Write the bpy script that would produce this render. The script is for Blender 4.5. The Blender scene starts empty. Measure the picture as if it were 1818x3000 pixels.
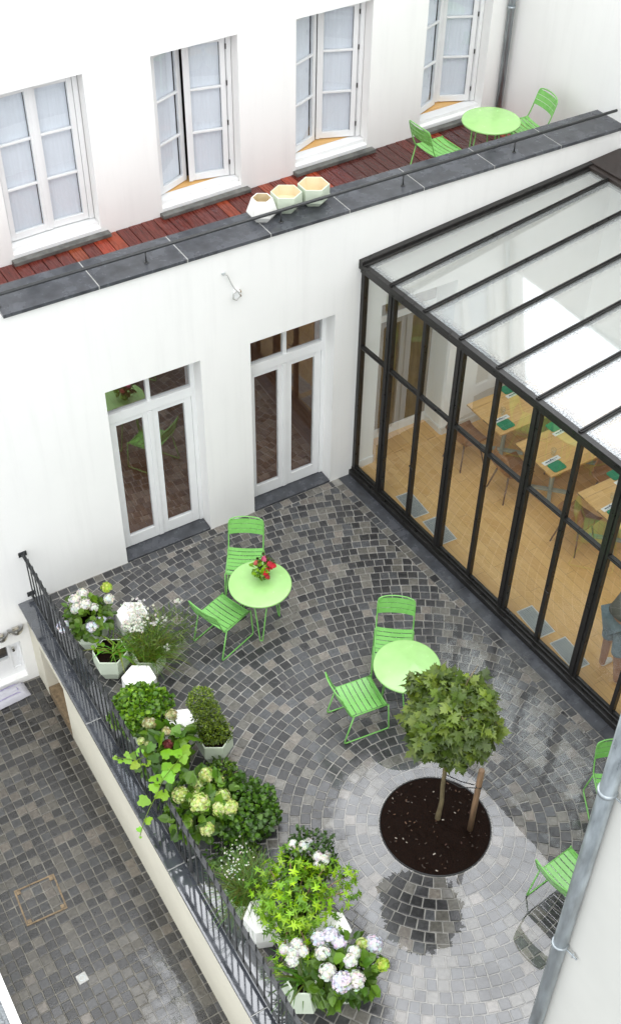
import bpy, math, random
from mathutils import Vector, Matrix, noise
R = math.radians
rnd = random.Random(7)
scene = bpy.context.scene
COL = scene.collection

# ------------------------------------------------------------------ mesh builder
class MB:
    def __init__(s):
        s.v = []; s.f = []; s.c = []; s.smooth = set()
    def add(s, verts, faces, col=(1, 1, 1), smooth=False):
        o = len(s.v)
        s.v += [tuple(p) for p in verts]
        s.c += [col] * len(verts)
        for f in faces:
            if smooth: s.smooth.add(len(s.f))
            s.f.append(tuple(i + o for i in f))
        return s
    def box(s, x0, x1, y0, y1, z0, z1, M=None, col=(1, 1, 1)):
        p = [Vector((x, y, z)) for z in (z0, z1) for y in (y0, y1) for x in (x0, x1)]
        if M: p = [M @ q for q in p]
        return s.add(p, [(0, 2, 3, 1), (4, 5, 7, 6), (0, 1, 5, 4), (2, 6, 7, 3), (0, 4, 6, 2), (1, 3, 7, 5)], col)
    def tube(s, pts, r, n=8, closed=False, col=(1, 1, 1), caps=True):
        pts = [Vector(p) for p in pts]; N = len(pts)
        rr = r if isinstance(r, (list, tuple)) else [r] * N
        vs = []; up = None
        for i, p in enumerate(pts):
            a = pts[i - 1] if (i > 0 or closed) else p
            b = pts[(i + 1) % N] if (i < N - 1 or closed) else p
            t = (b - a)
            t = t.normalized() if t.length > 1e-9 else Vector((0, 0, 1))
            if up is None:
                up = Vector((0, 0, 1)) if abs(t.z) < .9 else Vector((1, 0, 0))
            s1 = t.cross(up)
            if s1.length < 1e-4: s1 = t.cross(Vector((.3, 1, .2)))
            s1.normalize(); s2 = s1.cross(t).normalized(); up = s2
            for k in range(n):
                an = 2 * math.pi * k / n
                vs.append(p + rr[i] * (math.cos(an) * s1 + math.sin(an) * s2))
        fs = []
        for i in range(N if closed else N - 1):
            j = (i + 1) % N
            for k in range(n):
                l = (k + 1) % n
                fs.append((i * n + k, i * n + l, j * n + l, j * n + k))
        s.add(vs, fs, col, True)
        if caps and not closed:
            o = len(s.v) - len(vs)
            s.f.append(tuple(o + k for k in reversed(range(n))))
            s.f.append(tuple(o + (N - 1) * n + k for k in range(n)))
        return s
    def lathe(s, prof, c=(0, 0, 0), n=40, col=(1, 1, 1), smooth=True):
        vs = []; fs = []; m = len(prof)
        for (r, z) in prof:
            for k in range(n):
                a = 2 * math.pi * k / n
                vs.append((c[0] + r * math.cos(a), c[1] + r * math.sin(a), c[2] + z))
        for i in range(m - 1):
            for k in range(n):
                l = (k + 1) % n
                fs.append((i * n + k, i * n + l, (i + 1) * n + l, (i + 1) * n + k))
        s.add(vs, fs, col, smooth)
        return s
    def disc(s, r, z, c=(0, 0), n=48, col=(1, 1, 1)):
        return s.add([(c[0] + r * math.cos(2 * math.pi * k / n), c[1] + r * math.sin(2 * math.pi * k / n), z) for k in range(n)], [tuple(range(n))], col)
    def build(s, name, mat, parent=None, loc=None, bevel=0, attr=False, kind=None, M=None):
        me = bpy.data.meshes.new(name)
        me.from_pydata(s.v, [], s.f)
        if s.smooth:
            for i in s.smooth: me.polygons[i].use_smooth = True
        if attr:
            a = me.color_attributes.new('tint', 'FLOAT_COLOR', 'POINT')
            flat = []
            for c in s.c: flat += [c[0], c[1], c[2], 1.0]
            a.data.foreach_set('color', flat)
        me.materials.append(mat)
        o = bpy.data.objects.new(name, me); COL.objects.link(o)
        if parent: o.parent = parent
        if loc: o.location = loc
        if M: o.matrix_local = M
        if kind: o['kind'] = kind
        if bevel:
            b = o.modifiers.new('bevel', 'BEVEL'); b.width = bevel; b.segments = 2; b.limit_method = 'ANGLE'; b.angle_limit = R(40)
        return o

def tag(o, label, cat, group=None):
    o['label'] = label; o['category'] = cat
    if group: o['group'] = group
    return o
def thing(name, label, cat, loc=(0, 0, 0), rz=0, group=None):
    o = bpy.data.objects.new(name, None); COL.objects.link(o)
    o.location = loc; o.rotation_euler = (0, 0, rz); o.empty_display_size = .1
    return tag(o, label, cat, group)
def copy_tree(o, parent=None, kids=None):
    c = o.copy(); COL.objects.link(c); c.parent = parent
    for ch in list(o.children): copy_tree(ch, c)
    return c

# ------------------------------------------------------------------ materials
def mat(name, base, rough=.5, metal=0, spec=.5, nscale=0, namt=.2, bump=0, bscale=None, attr=False, rvar=0, stretch=None, coat=0, sss=0, two=None, detail=4):
    m = bpy.data.materials.new(name); m.use_nodes = True
    nt = m.node_tree; N = nt.nodes; L = nt.links
    b = N['Principled BSDF']
    b.inputs['Roughness'].default_value = rough; b.inputs['Metallic'].default_value = metal
    b.inputs['Specular IOR Level'].default_value = spec
    b.inputs['Base Color'].default_value = (*base, 1)
    if coat: b.inputs['Coat Weight'].default_value = coat; b.inputs['Coat Roughness'].default_value = .08
    tc = N.new('ShaderNodeTexCoord'); src = tc.outputs['Object']
    if stretch:
        mp = N.new('ShaderNodeMapping'); mp.inputs['Scale'].default_value = stretch
        L.new(src, mp.inputs['Vector']); src = mp.outputs['Vector']
    cur = None
    if attr:
        at = N.new('ShaderNodeAttribute'); at.attribute_name = 'tint'
        mx = N.new('ShaderNodeMix'); mx.data_type = 'RGBA'; mx.blend_type = 'MULTIPLY'; mx.inputs[0].default_value = 1
        mx.inputs[6].default_value = (*base, 1); L.new(at.outputs['Color'], mx.inputs[7]); cur = mx.outputs[2]
    if nscale:
        n = N.new('ShaderNodeTexNoise'); n.inputs['Scale'].default_value = nscale; n.inputs['Detail'].default_value = detail; n.inputs['Roughness'].default_value = .6
        L.new(src, n.inputs['Vector'])
        r = N.new('ShaderNodeMapRange'); r.inputs[1].default_value = .3; r.inputs[2].default_value = .7
        L.new(n.outputs['Fac'], r.inputs[0])
        if two:
            m2 = N.new('ShaderNodeMix'); m2.data_type = 'RGBA'
            m2.inputs[6].default_value = (*base, 1); m2.inputs[7].default_value = (*two, 1)
            L.new(r.outputs[0], m2.inputs[0]); cur = m2.outputs[2]
        else:
            r2 = N.new('ShaderNodeMapRange'); r2.inputs[3].default_value = 1 - namt; r2.inputs[4].default_value = 1 + namt
            L.new(r.outputs[0], r2.inputs[0])
            m2 = N.new('ShaderNodeVectorMath'); m2.operation = 'SCALE'
            if cur: L.new(cur, m2.inputs[0])
            else: m2.inputs[0].default_value = base
            L.new(r2.outputs[0], m2.inputs['Scale']); cur = m2.outputs[0]
        if rvar:
            r3 = N.new('ShaderNodeMapRange'); r3.inputs[3].default_value = max(.02, rough - rvar); r3.inputs[4].default_value = min(1, rough + rvar)
            L.new(r.outputs[0], r3.inputs[0]); L.new(r3.outputs[0], b.inputs['Roughness'])
    if cur: L.new(cur, b.inputs['Base Color'])
    if bump:
        n2 = N.new('ShaderNodeTexNoise'); n2.inputs['Scale'].default_value = bscale or 40; n2.inputs['Detail'].default_value = 5
        L.new(src, n2.inputs['Vector'])
        bp = N.new('ShaderNodeBump'); bp.inputs['Strength'].default_value = bump; bp.inputs['Distance'].default_value = .01
        L.new(n2.outputs['Fac'], bp.inputs['Height']); L.new(bp.outputs[0], b.inputs['Normal'])
    return m

def leafmat(name, base, rough=.35, trans=.25, spec=.5):
    m = bpy.data.materials.new(name); m.use_nodes = True
    nt = m.node_tree; N = nt.nodes; L = nt.links
    b = N['Principled BSDF']; b.inputs['Roughness'].default_value = rough; b.inputs['Specular IOR Level'].default_value = spec
    at = N.new('ShaderNodeAttribute'); at.attribute_name = 'tint'
    mx = N.new('ShaderNodeMix'); mx.data_type = 'RGBA'; mx.blend_type = 'MULTIPLY'; mx.inputs[0].default_value = 1
    mx.inputs[6].default_value = (*base, 1); L.new(at.outputs['Color'], mx.inputs[7]); L.new(mx.outputs[2], b.inputs['Base Color'])
    tr = N.new('ShaderNodeBsdfTranslucent')
    L.new(mx.outputs[2], tr.inputs['Color'])
    ms = N.new('ShaderNodeMixShader'); ms.inputs[0].default_value = trans
    L.new(b.outputs[0], ms.inputs[1]); L.new(tr.outputs[0], ms.inputs[2]); L.new(ms.outputs[0], N['Material Output'].inputs['Surface'])
    return m

def schlick(nt, f0, gain=1.0):
    # reflectance from the angle of incidence, the same on both faces of a thin sheet
    N = nt.nodes; L = nt.links
    g = N.new('ShaderNodeNewGeometry'); d = N.new('ShaderNodeVectorMath'); d.operation = 'DOT_PRODUCT'
    L.new(g.outputs['Normal'], d.inputs[0]); L.new(g.outputs['Incoming'], d.inputs[1])
    def m(op, a, b=None):
        n = N.new('ShaderNodeMath'); n.operation = op; n.use_clamp = op in ('MULTIPLY', 'ADD') and False
        for i, v in enumerate((a, b)):
            if v is None: continue
            if isinstance(v, (int, float)): n.inputs[i].default_value = v
            else: L.new(v, n.inputs[i])
        return n.outputs[0]
    c = m('SUBTRACT', 1.0, m('ABSOLUTE', d.outputs['Value']))
    r = m('MULTIPLY', m('ADD', m('MULTIPLY', m('POWER', c, 5.0), 1 - f0), f0), gain)
    return m('MINIMUM', r, 1.0)

def glassmat(name, tint=(.93, .96, .94), ior=1.5, rough=.01, haze_dirt=0, gain=1.0):
    m = bpy.data.materials.new(name); m.use_nodes = True
    nt = m.node_tree; N = nt.nodes; L = nt.links
    N.remove(N['Principled BSDF'])
    t = N.new('ShaderNodeBsdfTransparent'); t.inputs[0].default_value = (*tint, 1)
    g = N.new('ShaderNodeBsdfGlossy'); g.inputs['Roughness'].default_value = rough; g.inputs['Color'].default_value = (.93, .96, 1, 1)
    fr = schlick(nt, ((ior - 1) / (ior + 1)) ** 2, gain)
    ms = N.new('ShaderNodeMixShader'); L.new(fr, ms.inputs[0]); L.new(t.outputs[0], ms.inputs[1]); L.new(g.outputs[0], ms.inputs[2])
    out = ms.outputs[0]
    if haze_dirt:
        hz = N.new('ShaderNodeBsdfDiffuse'); hz.inputs[0].default_value = (.80, .84, .81, 1)  # pale haze mixed in to brighten the panes
        hm = N.new('ShaderNodeMixShader'); hm.inputs[0].default_value = .17; L.new(out, hm.inputs[1]); L.new(hz.outputs[0], hm.inputs[2]); out = hm.outputs[0]
        tc = N.new('ShaderNodeTexCoord')
        # rain drops and a wet grimy band along the glazing bars (generated coords: 0..1 over one pane)
        d = N.new('ShaderNodeBsdfPrincipled'); d.inputs['Base Color'].default_value = (.11, .115, .12, 1); d.inputs['Roughness'].default_value = .35
        n1 = N.new('ShaderNodeTexNoise'); n1.inputs['Scale'].default_value = 60; n1.inputs['Detail'].default_value = 3; L.new(tc.outputs['Object'], n1.inputs['Vector'])
        n2 = N.new('ShaderNodeTexNoise'); n2.inputs['Scale'].default_value = 2.2; n2.inputs['Detail'].default_value = 3; L.new(tc.outputs['Object'], n2.inputs['Vector'])
        sp = N.new('ShaderNodeSeparateXYZ'); L.new(tc.outputs['Generated'], sp.inputs[0])
        e1 = N.new('ShaderNodeMapRange'); e1.inputs[1].default_value = .0; e1.inputs[2].default_value = .22; e1.inputs[3].default_value = 1; e1.inputs[4].default_value = 0
        L.new(sp.outputs['X'], e1.inputs[0])
        e2 = N.new('ShaderNodeMapRange'); e2.inputs[1].default_value = .0; e2.inputs[2].default_value = .05; e2.inputs[3].default_value = 1; e2.inputs[4].default_value = 0
        L.new(sp.outputs['Y'], e2.inputs[0])
        ed = N.new('ShaderNodeMath'); ed.operation = 'MAXIMUM'; L.new(e1.outputs[0], ed.inputs[0]); L.new(e2.outputs[0], ed.inputs[1])
        a1 = N.new('ShaderNodeMapRange'); a1.inputs[1].default_value = .42; a1.inputs[2].default_value = .62; L.new(n1.outputs['Fac'], a1.inputs[0])
        a2 = N.new('ShaderNodeMapRange'); a2.inputs[1].default_value = .40; a2.inputs[2].default_value = .65; a2.inputs[3].default_value = .0; a2.inputs[4].default_value = .07; L.new(n2.outputs['Fac'], a2.inputs[0])
        mm = N.new('ShaderNodeMath'); mm.operation = 'MAXIMUM'; L.new(ed.outputs[0], mm.inputs[0]); L.new(a2.outputs[0], mm.inputs[1])
        m3 = N.new('ShaderNodeMath'); m3.operation = 'MULTIPLY'; L.new(mm.outputs[0], m3.inputs[0]); L.new(a1.outputs[0], m3.inputs[1])
        m4 = N.new('ShaderNodeMath'); m4.operation = 'MULTIPLY'; m4.inputs[1].default_value = haze_dirt; L.new(m3.outputs[0], m4.inputs[0])
        ms2 = N.new('ShaderNodeMixShader'); L.new(m4.outputs[0], ms2.inputs[0]); L.new(out, ms2.inputs[1]); L.new(d.outputs[0], ms2.inputs[2]); out = ms2.outputs[0]
    L.new(out, N['Material Output'].inputs['Surface'])
    return m

M = {}
M['plaster'] = mat('white_plaster', (.86, .86, .84), .85, spec=.2, nscale=.9, namt=.02, bump=.08, bscale=45)
def streaks(m):
    # faint rain streaks: vertical noise multiplied into the base colour
    nt = m.node_tree; N = nt.nodes; L = nt.links; b = N['Principled BSDF']
    src = b.inputs['Base Color'].links[0].from_socket
    tc = N.new('ShaderNodeTexCoord'); mp = N.new('ShaderNodeMapping'); mp.inputs['Scale'].default_value = (3.5, 3.5, .22); L.new(tc.outputs['Object'], mp.inputs[0])
    n = N.new('ShaderNodeTexNoise'); n.inputs['Scale'].default_value = 2; n.inputs['Detail'].default_value = 6; n.inputs['Roughness'].default_value = .65; L.new(mp.outputs[0], n.inputs['Vector'])
    r = N.new('ShaderNodeMapRange'); r.inputs[1].default_value = .5; r.inputs[2].default_value = .78; r.inputs[3].default_value = 1.0; r.inputs[4].default_value = .945; L.new(n.outputs['Fac'], r.inputs[0])
    v = N.new('ShaderNodeVectorMath'); v.operation = 'SCALE'; L.new(src, v.inputs[0]); L.new(r.outputs[0], v.inputs['Scale']); L.new(v.outputs[0], b.inputs['Base Color'])
streaks(M['plaster'])
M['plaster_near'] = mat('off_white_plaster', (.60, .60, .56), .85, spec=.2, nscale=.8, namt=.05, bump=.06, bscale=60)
M['plaster_low'] = mat('cream_plaster', (.66, .635, .53), .85, spec=.2, nscale=1.2, namt=.06, bump=.08, bscale=50)
M['wpaint'] = mat('white_gloss_paint', (.80, .81, .81), .35, nscale=3, namt=.03)
M['blue'] = mat('bluestone', (.062, .066, .075), .24, spec=.5, nscale=5, namt=.40, rvar=.12, bump=.05, bscale=90)
M['wetblue'] = mat('wet_bluestone', (.055, .06, .07), .09, spec=1.0, nscale=4, namt=.35, rvar=.05, bump=.01, bscale=12)
def film(m, f0):
    nt = m.node_tree; N = nt.nodes; L = nt.links; out = N['Material Output']
    g = N.new('ShaderNodeBsdfGlossy'); g.inputs['Roughness'].default_value = .03
    fr = schlick(nt, f0); ms = N.new('ShaderNodeMixShader'); L.new(fr, ms.inputs[0]); L.new(N['Principled BSDF'].outputs[0], ms.inputs[1]); L.new(g.outputs[0], ms.inputs[2]); L.new(ms.outputs[0], out.inputs['Surface'])
film(M['wetblue'], .10)
M['sillstone'] = mat('grey_sill_stone', (.115, .115, .105), .55, nscale=8, namt=.5, bump=.1, bscale=80)
M['mortar'] = mat('pale_mortar', (.42, .42, .40), .8, nscale=20, namt=.15)
M['cobble'] = mat('cobble_stone', (1.20, 1.20, 1.205), .30, spec=.7, attr=True, nscale=28, namt=.34, bump=.10, bscale=60)
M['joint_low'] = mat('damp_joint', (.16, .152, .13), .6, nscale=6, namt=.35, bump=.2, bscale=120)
def wet(m, lo, hi, scale):
    nt = m.node_tree; N = nt.nodes; L = nt.links; b = N['Principled BSDF']
    tc = N.new('ShaderNodeTexCoord'); n = N.new('ShaderNodeTexNoise'); n.inputs['Scale'].default_value = scale; n.inputs['Detail'].default_value = 4; L.new(tc.outputs['Object'], n.inputs['Vector'])
    r = N.new('ShaderNodeMapRange'); r.inputs[1].default_value = .38; r.inputs[2].default_value = .62; r.inputs[3].default_value = lo; r.inputs[4].default_value = hi
    L.new(n.outputs['Fac'], r.inputs[0]); L.new(r.outputs[0], b.inputs['Roughness'])
wet(M['cobble'], .10, .34, 1.1)
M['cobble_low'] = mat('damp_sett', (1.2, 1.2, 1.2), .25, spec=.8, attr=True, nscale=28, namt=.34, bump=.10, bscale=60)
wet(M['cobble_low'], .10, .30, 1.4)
M['joint'] = mat('paving_joint', (.29, .28, .255), .6, nscale=9, namt=.35, bump=.2, bscale=120)
M['deck'] = mat('wet_hardwood', (1, 1, 1), .28, attr=True, nscale=7, namt=.35, stretch=(6, .5, 6), rvar=.08, bump=.06, bscale=30)
M['steel'] = mat('black_steel', (.013, .012, .011), .33, spec=.5, nscale=12, namt=.4, rvar=.08)
M['steelbrown'] = mat('dark_sheet_metal', (.030, .022, .019), .45, nscale=3, namt=.3, rvar=.1)
M['iron'] = mat('wrought_iron', (.030, .032, .033), .34, nscale=30, namt=.4, bump=.1, bscale=120)
M['greentop'] = mat('wet_green_sheen_top', (.34, .60, .21), .16, spec=.7, nscale=9, namt=.06, rvar=.12, bump=.02, bscale=30)  # paler green: sky sheen on the wet tops is put into the colour
M['green'] = mat('green_powder_coat', (.185, .47, .11), .28, spec=.5, nscale=6, namt=.07, rvar=.06)
M['zinc'] = mat('zinc_pipe', (.37, .41, .43), .36, metal=.6, nscale=5, namt=.35, rvar=.1, stretch=(3, 3, .6))
M['steelbright'] = mat('brushed_steel', (.62, .60, .55), .25, metal=1, nscale=20, namt=.1)
M['glass'] = glassmat('window_glass', (.97, .98, .985), 1.5, .01)
M['glass_door'] = glassmat('door_glass', (.90, .91, .90), 1.5, .005, gain=6.0)
M['glass_cons'] = glassmat('conservatory_glass', (.94, .97, .94), 1.5, .004, gain=3.4)
M['glass_roof'] = glassmat('wet_roof_glass', (.91, .94, .92), 1.5, .045, haze_dirt=.85, gain=4.6)
M['curtain'] = mat('voile_curtain', (.80, .835, .89), .9, spec=.1, nscale=9, namt=.03, stretch=(6, 6, .2))
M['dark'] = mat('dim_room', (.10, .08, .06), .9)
M['roomwall'] = mat('room_wall', (.34, .29, .19), .9, nscale=1.5, namt=.15)
M['pot'] = mat('pale_green_fibre_pot', (.58, .65, .52), .55, nscale=5, namt=.05)
M['potw'] = mat('white_fibre_pot', (.80, .80, .76), .5, nscale=5, namt=.03)
M['potin'] = mat('cream_pot_inside', (.78, .68, .48), .7, nscale=5, namt=.05)
M['soil'] = mat('wet_soil', (.010, .005, .0033), .7, spec=.06, nscale=60, namt=.7, bump=.9, bscale=70, rvar=.3)
M['bark'] = mat('young_bark', (.17, .135, .07), .8, nscale=25, namt=.35, bump=.4, bscale=60, stretch=(1, 1, .3))
M['stake'] = mat('round_timber', (.24, .15, .085), .6, nscale=14, namt=.4, stretch=(2, 2, .25), bump=.2, bscale=50)
M['rubber'] = mat('black_rubber', (.012, .012, .012), .6)
M['maple'] = leafmat('maple_leaf', (.108, .168, .024), .33, .25)
M['leaf'] = leafmat('green_leaf', (.098, .182, .018), .36, .28)
M['petal'] = leafmat('petal', (.82, .82, .80), .55, .3, .3)
M['terracotta'] = mat('rust_edge', (.20, .145, .085), .7, nscale=20, namt=.4)
M['oakfloor'] = None
M['tabletop'] = None
M['gridsteel'] = mat('vent_grid', (.50, .54, .54), .4, metal=.2)
M['trestle'] = mat('sage_table_base', (.42, .45, .38), .5)
M['shell'] = mat('tan_chair_shell', (.33, .15, .05), .38, nscale=3, namt=.2)
M['plate'] = mat('green_napkin', (.008, .22, .10), .4, nscale=30, namt=.15)
M['paper'] = mat('white_card', (.82, .82, .80), .6)
M['ink'] = mat('printed_ink', (.03, .05, .10), .6)
M['cloth'] = mat('white_cotton', (.50, .50, .55), .9, nscale=8, namt=.05)
M['violet'] = mat('violet_stripe', (.34, .30, .50), .9)
M['gravel'] = mat('roof_gravel', (.20, .215, .225), .9, nscale=45, namt=.6, bump=1, bscale=45)
M['skin'] = mat('skin', (.42, .22, .13), .5)
M['greycloth'] = mat('grey_jersey', (.13, .125, .105), .9, nscale=20, namt=.1)
M['bluecloth'] = mat('pale_blue_denim', (.20, .26, .29), .9, nscale=25, namt=.15)
M['hair'] = mat('brown_hair', (.05, .03, .018), .5)
M['panel'] = mat('brown_wood_panel', (.20, .145, .06), .5, nscale=3, namt=.3, stretch=(5, 5, .6))
M['tumbler'] = glassmat('tumbler_glass', (.95, .97, .96), 1.45, .0)
M['vase'] = mat('green_glazed_vase', (.16, .35, .08), .2)

def wood_planks(name, c1, c2, c3, length, width, axis='y', rough=.35, spec=.4):
    m = bpy.data.materials.new(name); m.use_nodes = True
    nt = m.node_tree; N = nt.nodes; L = nt.links; b = N['Principled BSDF']
    tc = N.new('ShaderNodeTexCoord'); mp = N.new('ShaderNodeMapping')
    if axis == 'y': mp.inputs['Rotation'].default_value = (0, 0, R(90))
    L.new(tc.outputs['Object'], mp.inputs[0])
    br = N.new('ShaderNodeTexBrick'); br.inputs['Color1'].default_value = (*c1, 1); br.inputs['Color2'].default_value = (*c2, 1)
    br.inputs['Mortar'].default_value = (*[x * .45 for x in c1], 1); br.inputs['Scale'].default_value = 1; br.inputs['Mortar Size'].default_value = .0022
    br.inputs['Brick Width'].default_value = length; br.inputs['Row Height'].default_value = width; br.offset = .37; br.inputs['Bias'].default_value = -.2
    L.new(mp.outputs[0], br.inputs['Vector'])
    mp2 = N.new('ShaderNodeMapping'); mp2.inputs['Scale'].default_value = (1.6, 22, 1)
    L.new(mp.outputs[0], mp2.inputs[0])
    n = N.new('ShaderNodeTexNoise'); n.inputs['Scale'].default_value = 1.6; n.inputs['Detail'].default_value = 5; L.new(mp2.outputs[0], n.inputs['Vector'])
    r = N.new('ShaderNodeMapRange'); r.inputs[1].default_value = .35; r.inputs[2].default_value = .7; L.new(n.outputs['Fac'], r.inputs[0])
    mx = N.new('ShaderNodeMix'); mx.data_type = 'RGBA'; mx.inputs[7].default_value = (*c3, 1); L.new(br.outputs['Color'], mx.inputs[6])
    ml = N.new('ShaderNodeMath'); ml.operation = 'MULTIPLY'; ml.inputs[1].default_value = .45; L.new(r.outputs[0], ml.inputs[0]); L.new(ml.outputs[0], mx.inputs[0])
    L.new(mx.outputs[2], b.inputs['Base Color'])
    b.inputs['Roughness'].default_value = rough; b.inputs['Specular IOR Level'].default_value = spec
    return m
M['oakfloor'] = wood_planks('oak_floor', (.84, .53, .205), (.74, .44, .16), (.62, .35, .125), 1.5, .14, 'y')
M['tabletop'] = wood_planks('oak_table_top', (.76, .47, .18), (.66, .385, .13), (.52, .29, .10), 2.6, .25, 'x', .3)
M['brownfloor'] = wood_planks('brown_floor', (.40, .20, .10), (.32, .15, .075), (.22, .10, .05), 1.1, .11, 'y', .4)

# water sheet: transparent + mirror reflection
def watermat(nm, f0, rough=.015, bmp=.03):
    m = bpy.data.materials.new(nm); m.use_nodes = True
    nt = m.node_tree; N = nt.nodes; L = nt.links; N.remove(N['Principled BSDF'])
    t = N.new('ShaderNodeBsdfTransparent'); t.inputs[0].default_value = (.95, .95, .95, 1)
    g = N.new('ShaderNodeBsdfGlossy'); g.inputs['Roughness'].default_value = rough
    fr = schlick(nt, f0)
    tc = N.new('ShaderNodeTexCoord'); n = N.new('ShaderNodeTexNoise'); n.inputs['Scale'].default_value = 5; L.new(tc.outputs['Object'], n.inputs['Vector'])
    bp = N.new('ShaderNodeBump'); bp.inputs['Strength'].default_value = bmp; bp.inputs['Distance'].default_value = .01; L.new(n.outputs['Fac'], bp.inputs['Height'])
    L.new(bp.outputs[0], g.inputs['Normal'])
    ms = N.new('ShaderNodeMixShader'); n5 = N.new('ShaderNodeTexNoise'); n5.inputs['Scale'].default_value = 2.3; n5.inputs['Detail'].default_value = 7; n5.inputs['Roughness'].default_value = .62; L.new(tc.outputs['Object'], n5.inputs['Vector'])
    r5 = N.new('ShaderNodeMapRange'); r5.inputs[1].default_value = .36; r5.inputs[2].default_value = .60; r5.inputs[3].default_value = .74; r5.inputs[4].default_value = 1.0; L.new(n5.outputs['Fac'], r5.inputs[0])
    m4 = N.new('ShaderNodeMath'); m4.operation = 'MULTIPLY'; at = N.new('ShaderNodeAttribute'); at.attribute_name = 'tint'; L.new(fr, m4.inputs[0]); L.new(at.outputs['Fac'], m4.inputs[1])
    m5 = N.new('ShaderNodeMath'); m5.operation = 'MULTIPLY'; L.new(m4.outputs[0], m5.inputs[0]); L.new(r5.outputs[0], m5.inputs[1])
    L.new(m5.outputs[0], ms.inputs[0]); L.new(t.outputs[0], ms.inputs[1]); L.new(g.outputs[0], ms.inputs[2])
    L.new(ms.outputs[0], N['Material Output'].inputs['Surface'])
    return m
M['water'] = watermat('shallow_rain_water', .088)
M['water_low'] = watermat('thin_rain_water', .10, .09, .35)

# ------------------------------------------------------------------ world, sun, camera
w = bpy.data.worlds.new('World'); scene.world = w; w.use_nodes = True
N = w.node_tree.nodes; L = w.node_tree.links
sky = N.new('ShaderNodeTexSky'); sky.sky_type = 'NISHITA'; sky.sun_disc = False
SUN_EL, SUN_AZ = R(62), R(200)
sky.sun_elevation = SUN_EL; sky.sun_rotation = SUN_AZ; sky.air_density = 1.0; sky.dust_density = 4
bg = N['Background']; bg.inputs[1].default_value = .12
hs = N.new('ShaderNodeHueSaturation'); hs.inputs['Saturation'].default_value = .10
L.new(sky.outputs[0], hs.inputs['Color'])
ov = N.new('ShaderNodeMix'); ov.data_type = 'RGBA'; ov.inputs[0].default_value = .75; ov.inputs[7].default_value = (23.0, 23.5, 24.3, 1)   # flat cloud cover over the clear sky
L.new(hs.outputs[0], ov.inputs[6])
# bright lobe added to the cloud layer for puddle and roof reflections; dappled
tcw = N.new('ShaderNodeTexCoord'); dt_ = N.new('ShaderNodeVectorMath'); dt_.operation = 'DOT_PRODUCT'
dt_.inputs[1].default_value = Vector((.46, .56, .69)).normalized(); L.new(tcw.outputs['Generated'], dt_.inputs[0])
lb = N.new('ShaderNodeMapRange'); lb.interpolation_type = 'SMOOTHSTEP'; lb.inputs[1].default_value = .45; lb.inputs[2].default_value = .97; lb.inputs[3].default_value = .92; lb.inputs[4].default_value = 1.85
L.new(dt_.outputs['Value'], lb.inputs[0])
cn = N.new('ShaderNodeTexNoise'); cn.inputs['Scale'].default_value = 2.2; cn.inputs['Detail'].default_value = 5; L.new(tcw.outputs['Generated'], cn.inputs['Vector'])
cr = N.new('ShaderNodeMapRange'); cr.inputs[1].default_value = .3; cr.inputs[2].default_value = .7; cr.inputs[3].default_value = .9; cr.inputs[4].default_value = 1.1; L.new(cn.outputs['Fac'], cr.inputs[0])
ml_ = N.new('ShaderNodeMath'); ml_.operation = 'MULTIPLY'; L.new(lb.outputs[0], ml_.inputs[0]); L.new(cr.outputs[0], ml_.inputs[1])
sc3 = N.new('ShaderNodeVectorMath'); sc3.operation = 'SCALE'; L.new(ov.outputs[2], sc3.inputs[0]); L.new(ml_.outputs[0], sc3.inputs['Scale']); L.new(sc3.outputs[0], bg.inputs[0])
sd = bpy.data.lights.new('sun', 'SUN'); sd.energy = .55; sd.angle = R(50); sd.color = (1, .97, .92)
so = bpy.data.objects.new('sun', sd); COL.objects.link(so)
dirv = Vector((math.sin(SUN_AZ) * math.cos(SUN_EL), math.cos(SUN_AZ) * math.cos(SUN_EL), math.sin(SUN_EL)))
so.rotation_euler = (-dirv).to_track_quat('-Z', 'Y').to_euler(); so.location = dirv * 30
scene.view_settings.view_transform = 'Standard'; scene.view_settings.look = 'None'; scene.view_settings.exposure = 0
scene.cycles.max_bounces = 10; scene.cycles.transparent_max_bounces = 24; scene.cycles.glossy_bounces = 5; scene.cycles.diffuse_bounces = 5
scene.cycles.caustics_reflective = False; scene.cycles.caustics_refractive = False; scene.cycles.sample_clamp_indirect = 6
scene.cycles.use_denoising = True
cd = bpy.data.cameras.new('camera'); cam = bpy.data.objects.new('camera', cd); COL.objects.link(cam)
cam.location = (-6.82752, -9.94668, 10.91356); cam.rotation_euler = (R(46.00913), R(-.32246), R(-30.61558))
cd.sensor_fit = 'VERTICAL'; cd.sensor_height = 24; cd.lens = 24 * 3466.1475 / 3000
cd.shift_x = (909 - 869.48) / 3000; cd.shift_y = (1492.25 - 1500) / 3000
cd.clip_start = .1; cd.clip_end = 400
scene.camera = cam

# ------------------------------------------------------------------ key dimensions
AC = .05408; AU = .04781; YU = 2.108; ZC = 4.11; ZD = 3.40; LOW = -1.40
def up(x, off=0): return YU + AU * x + off          # y of the upper facade
def rw(y): return 3.87 - .03 * y                     # x of the right house wall

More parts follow.
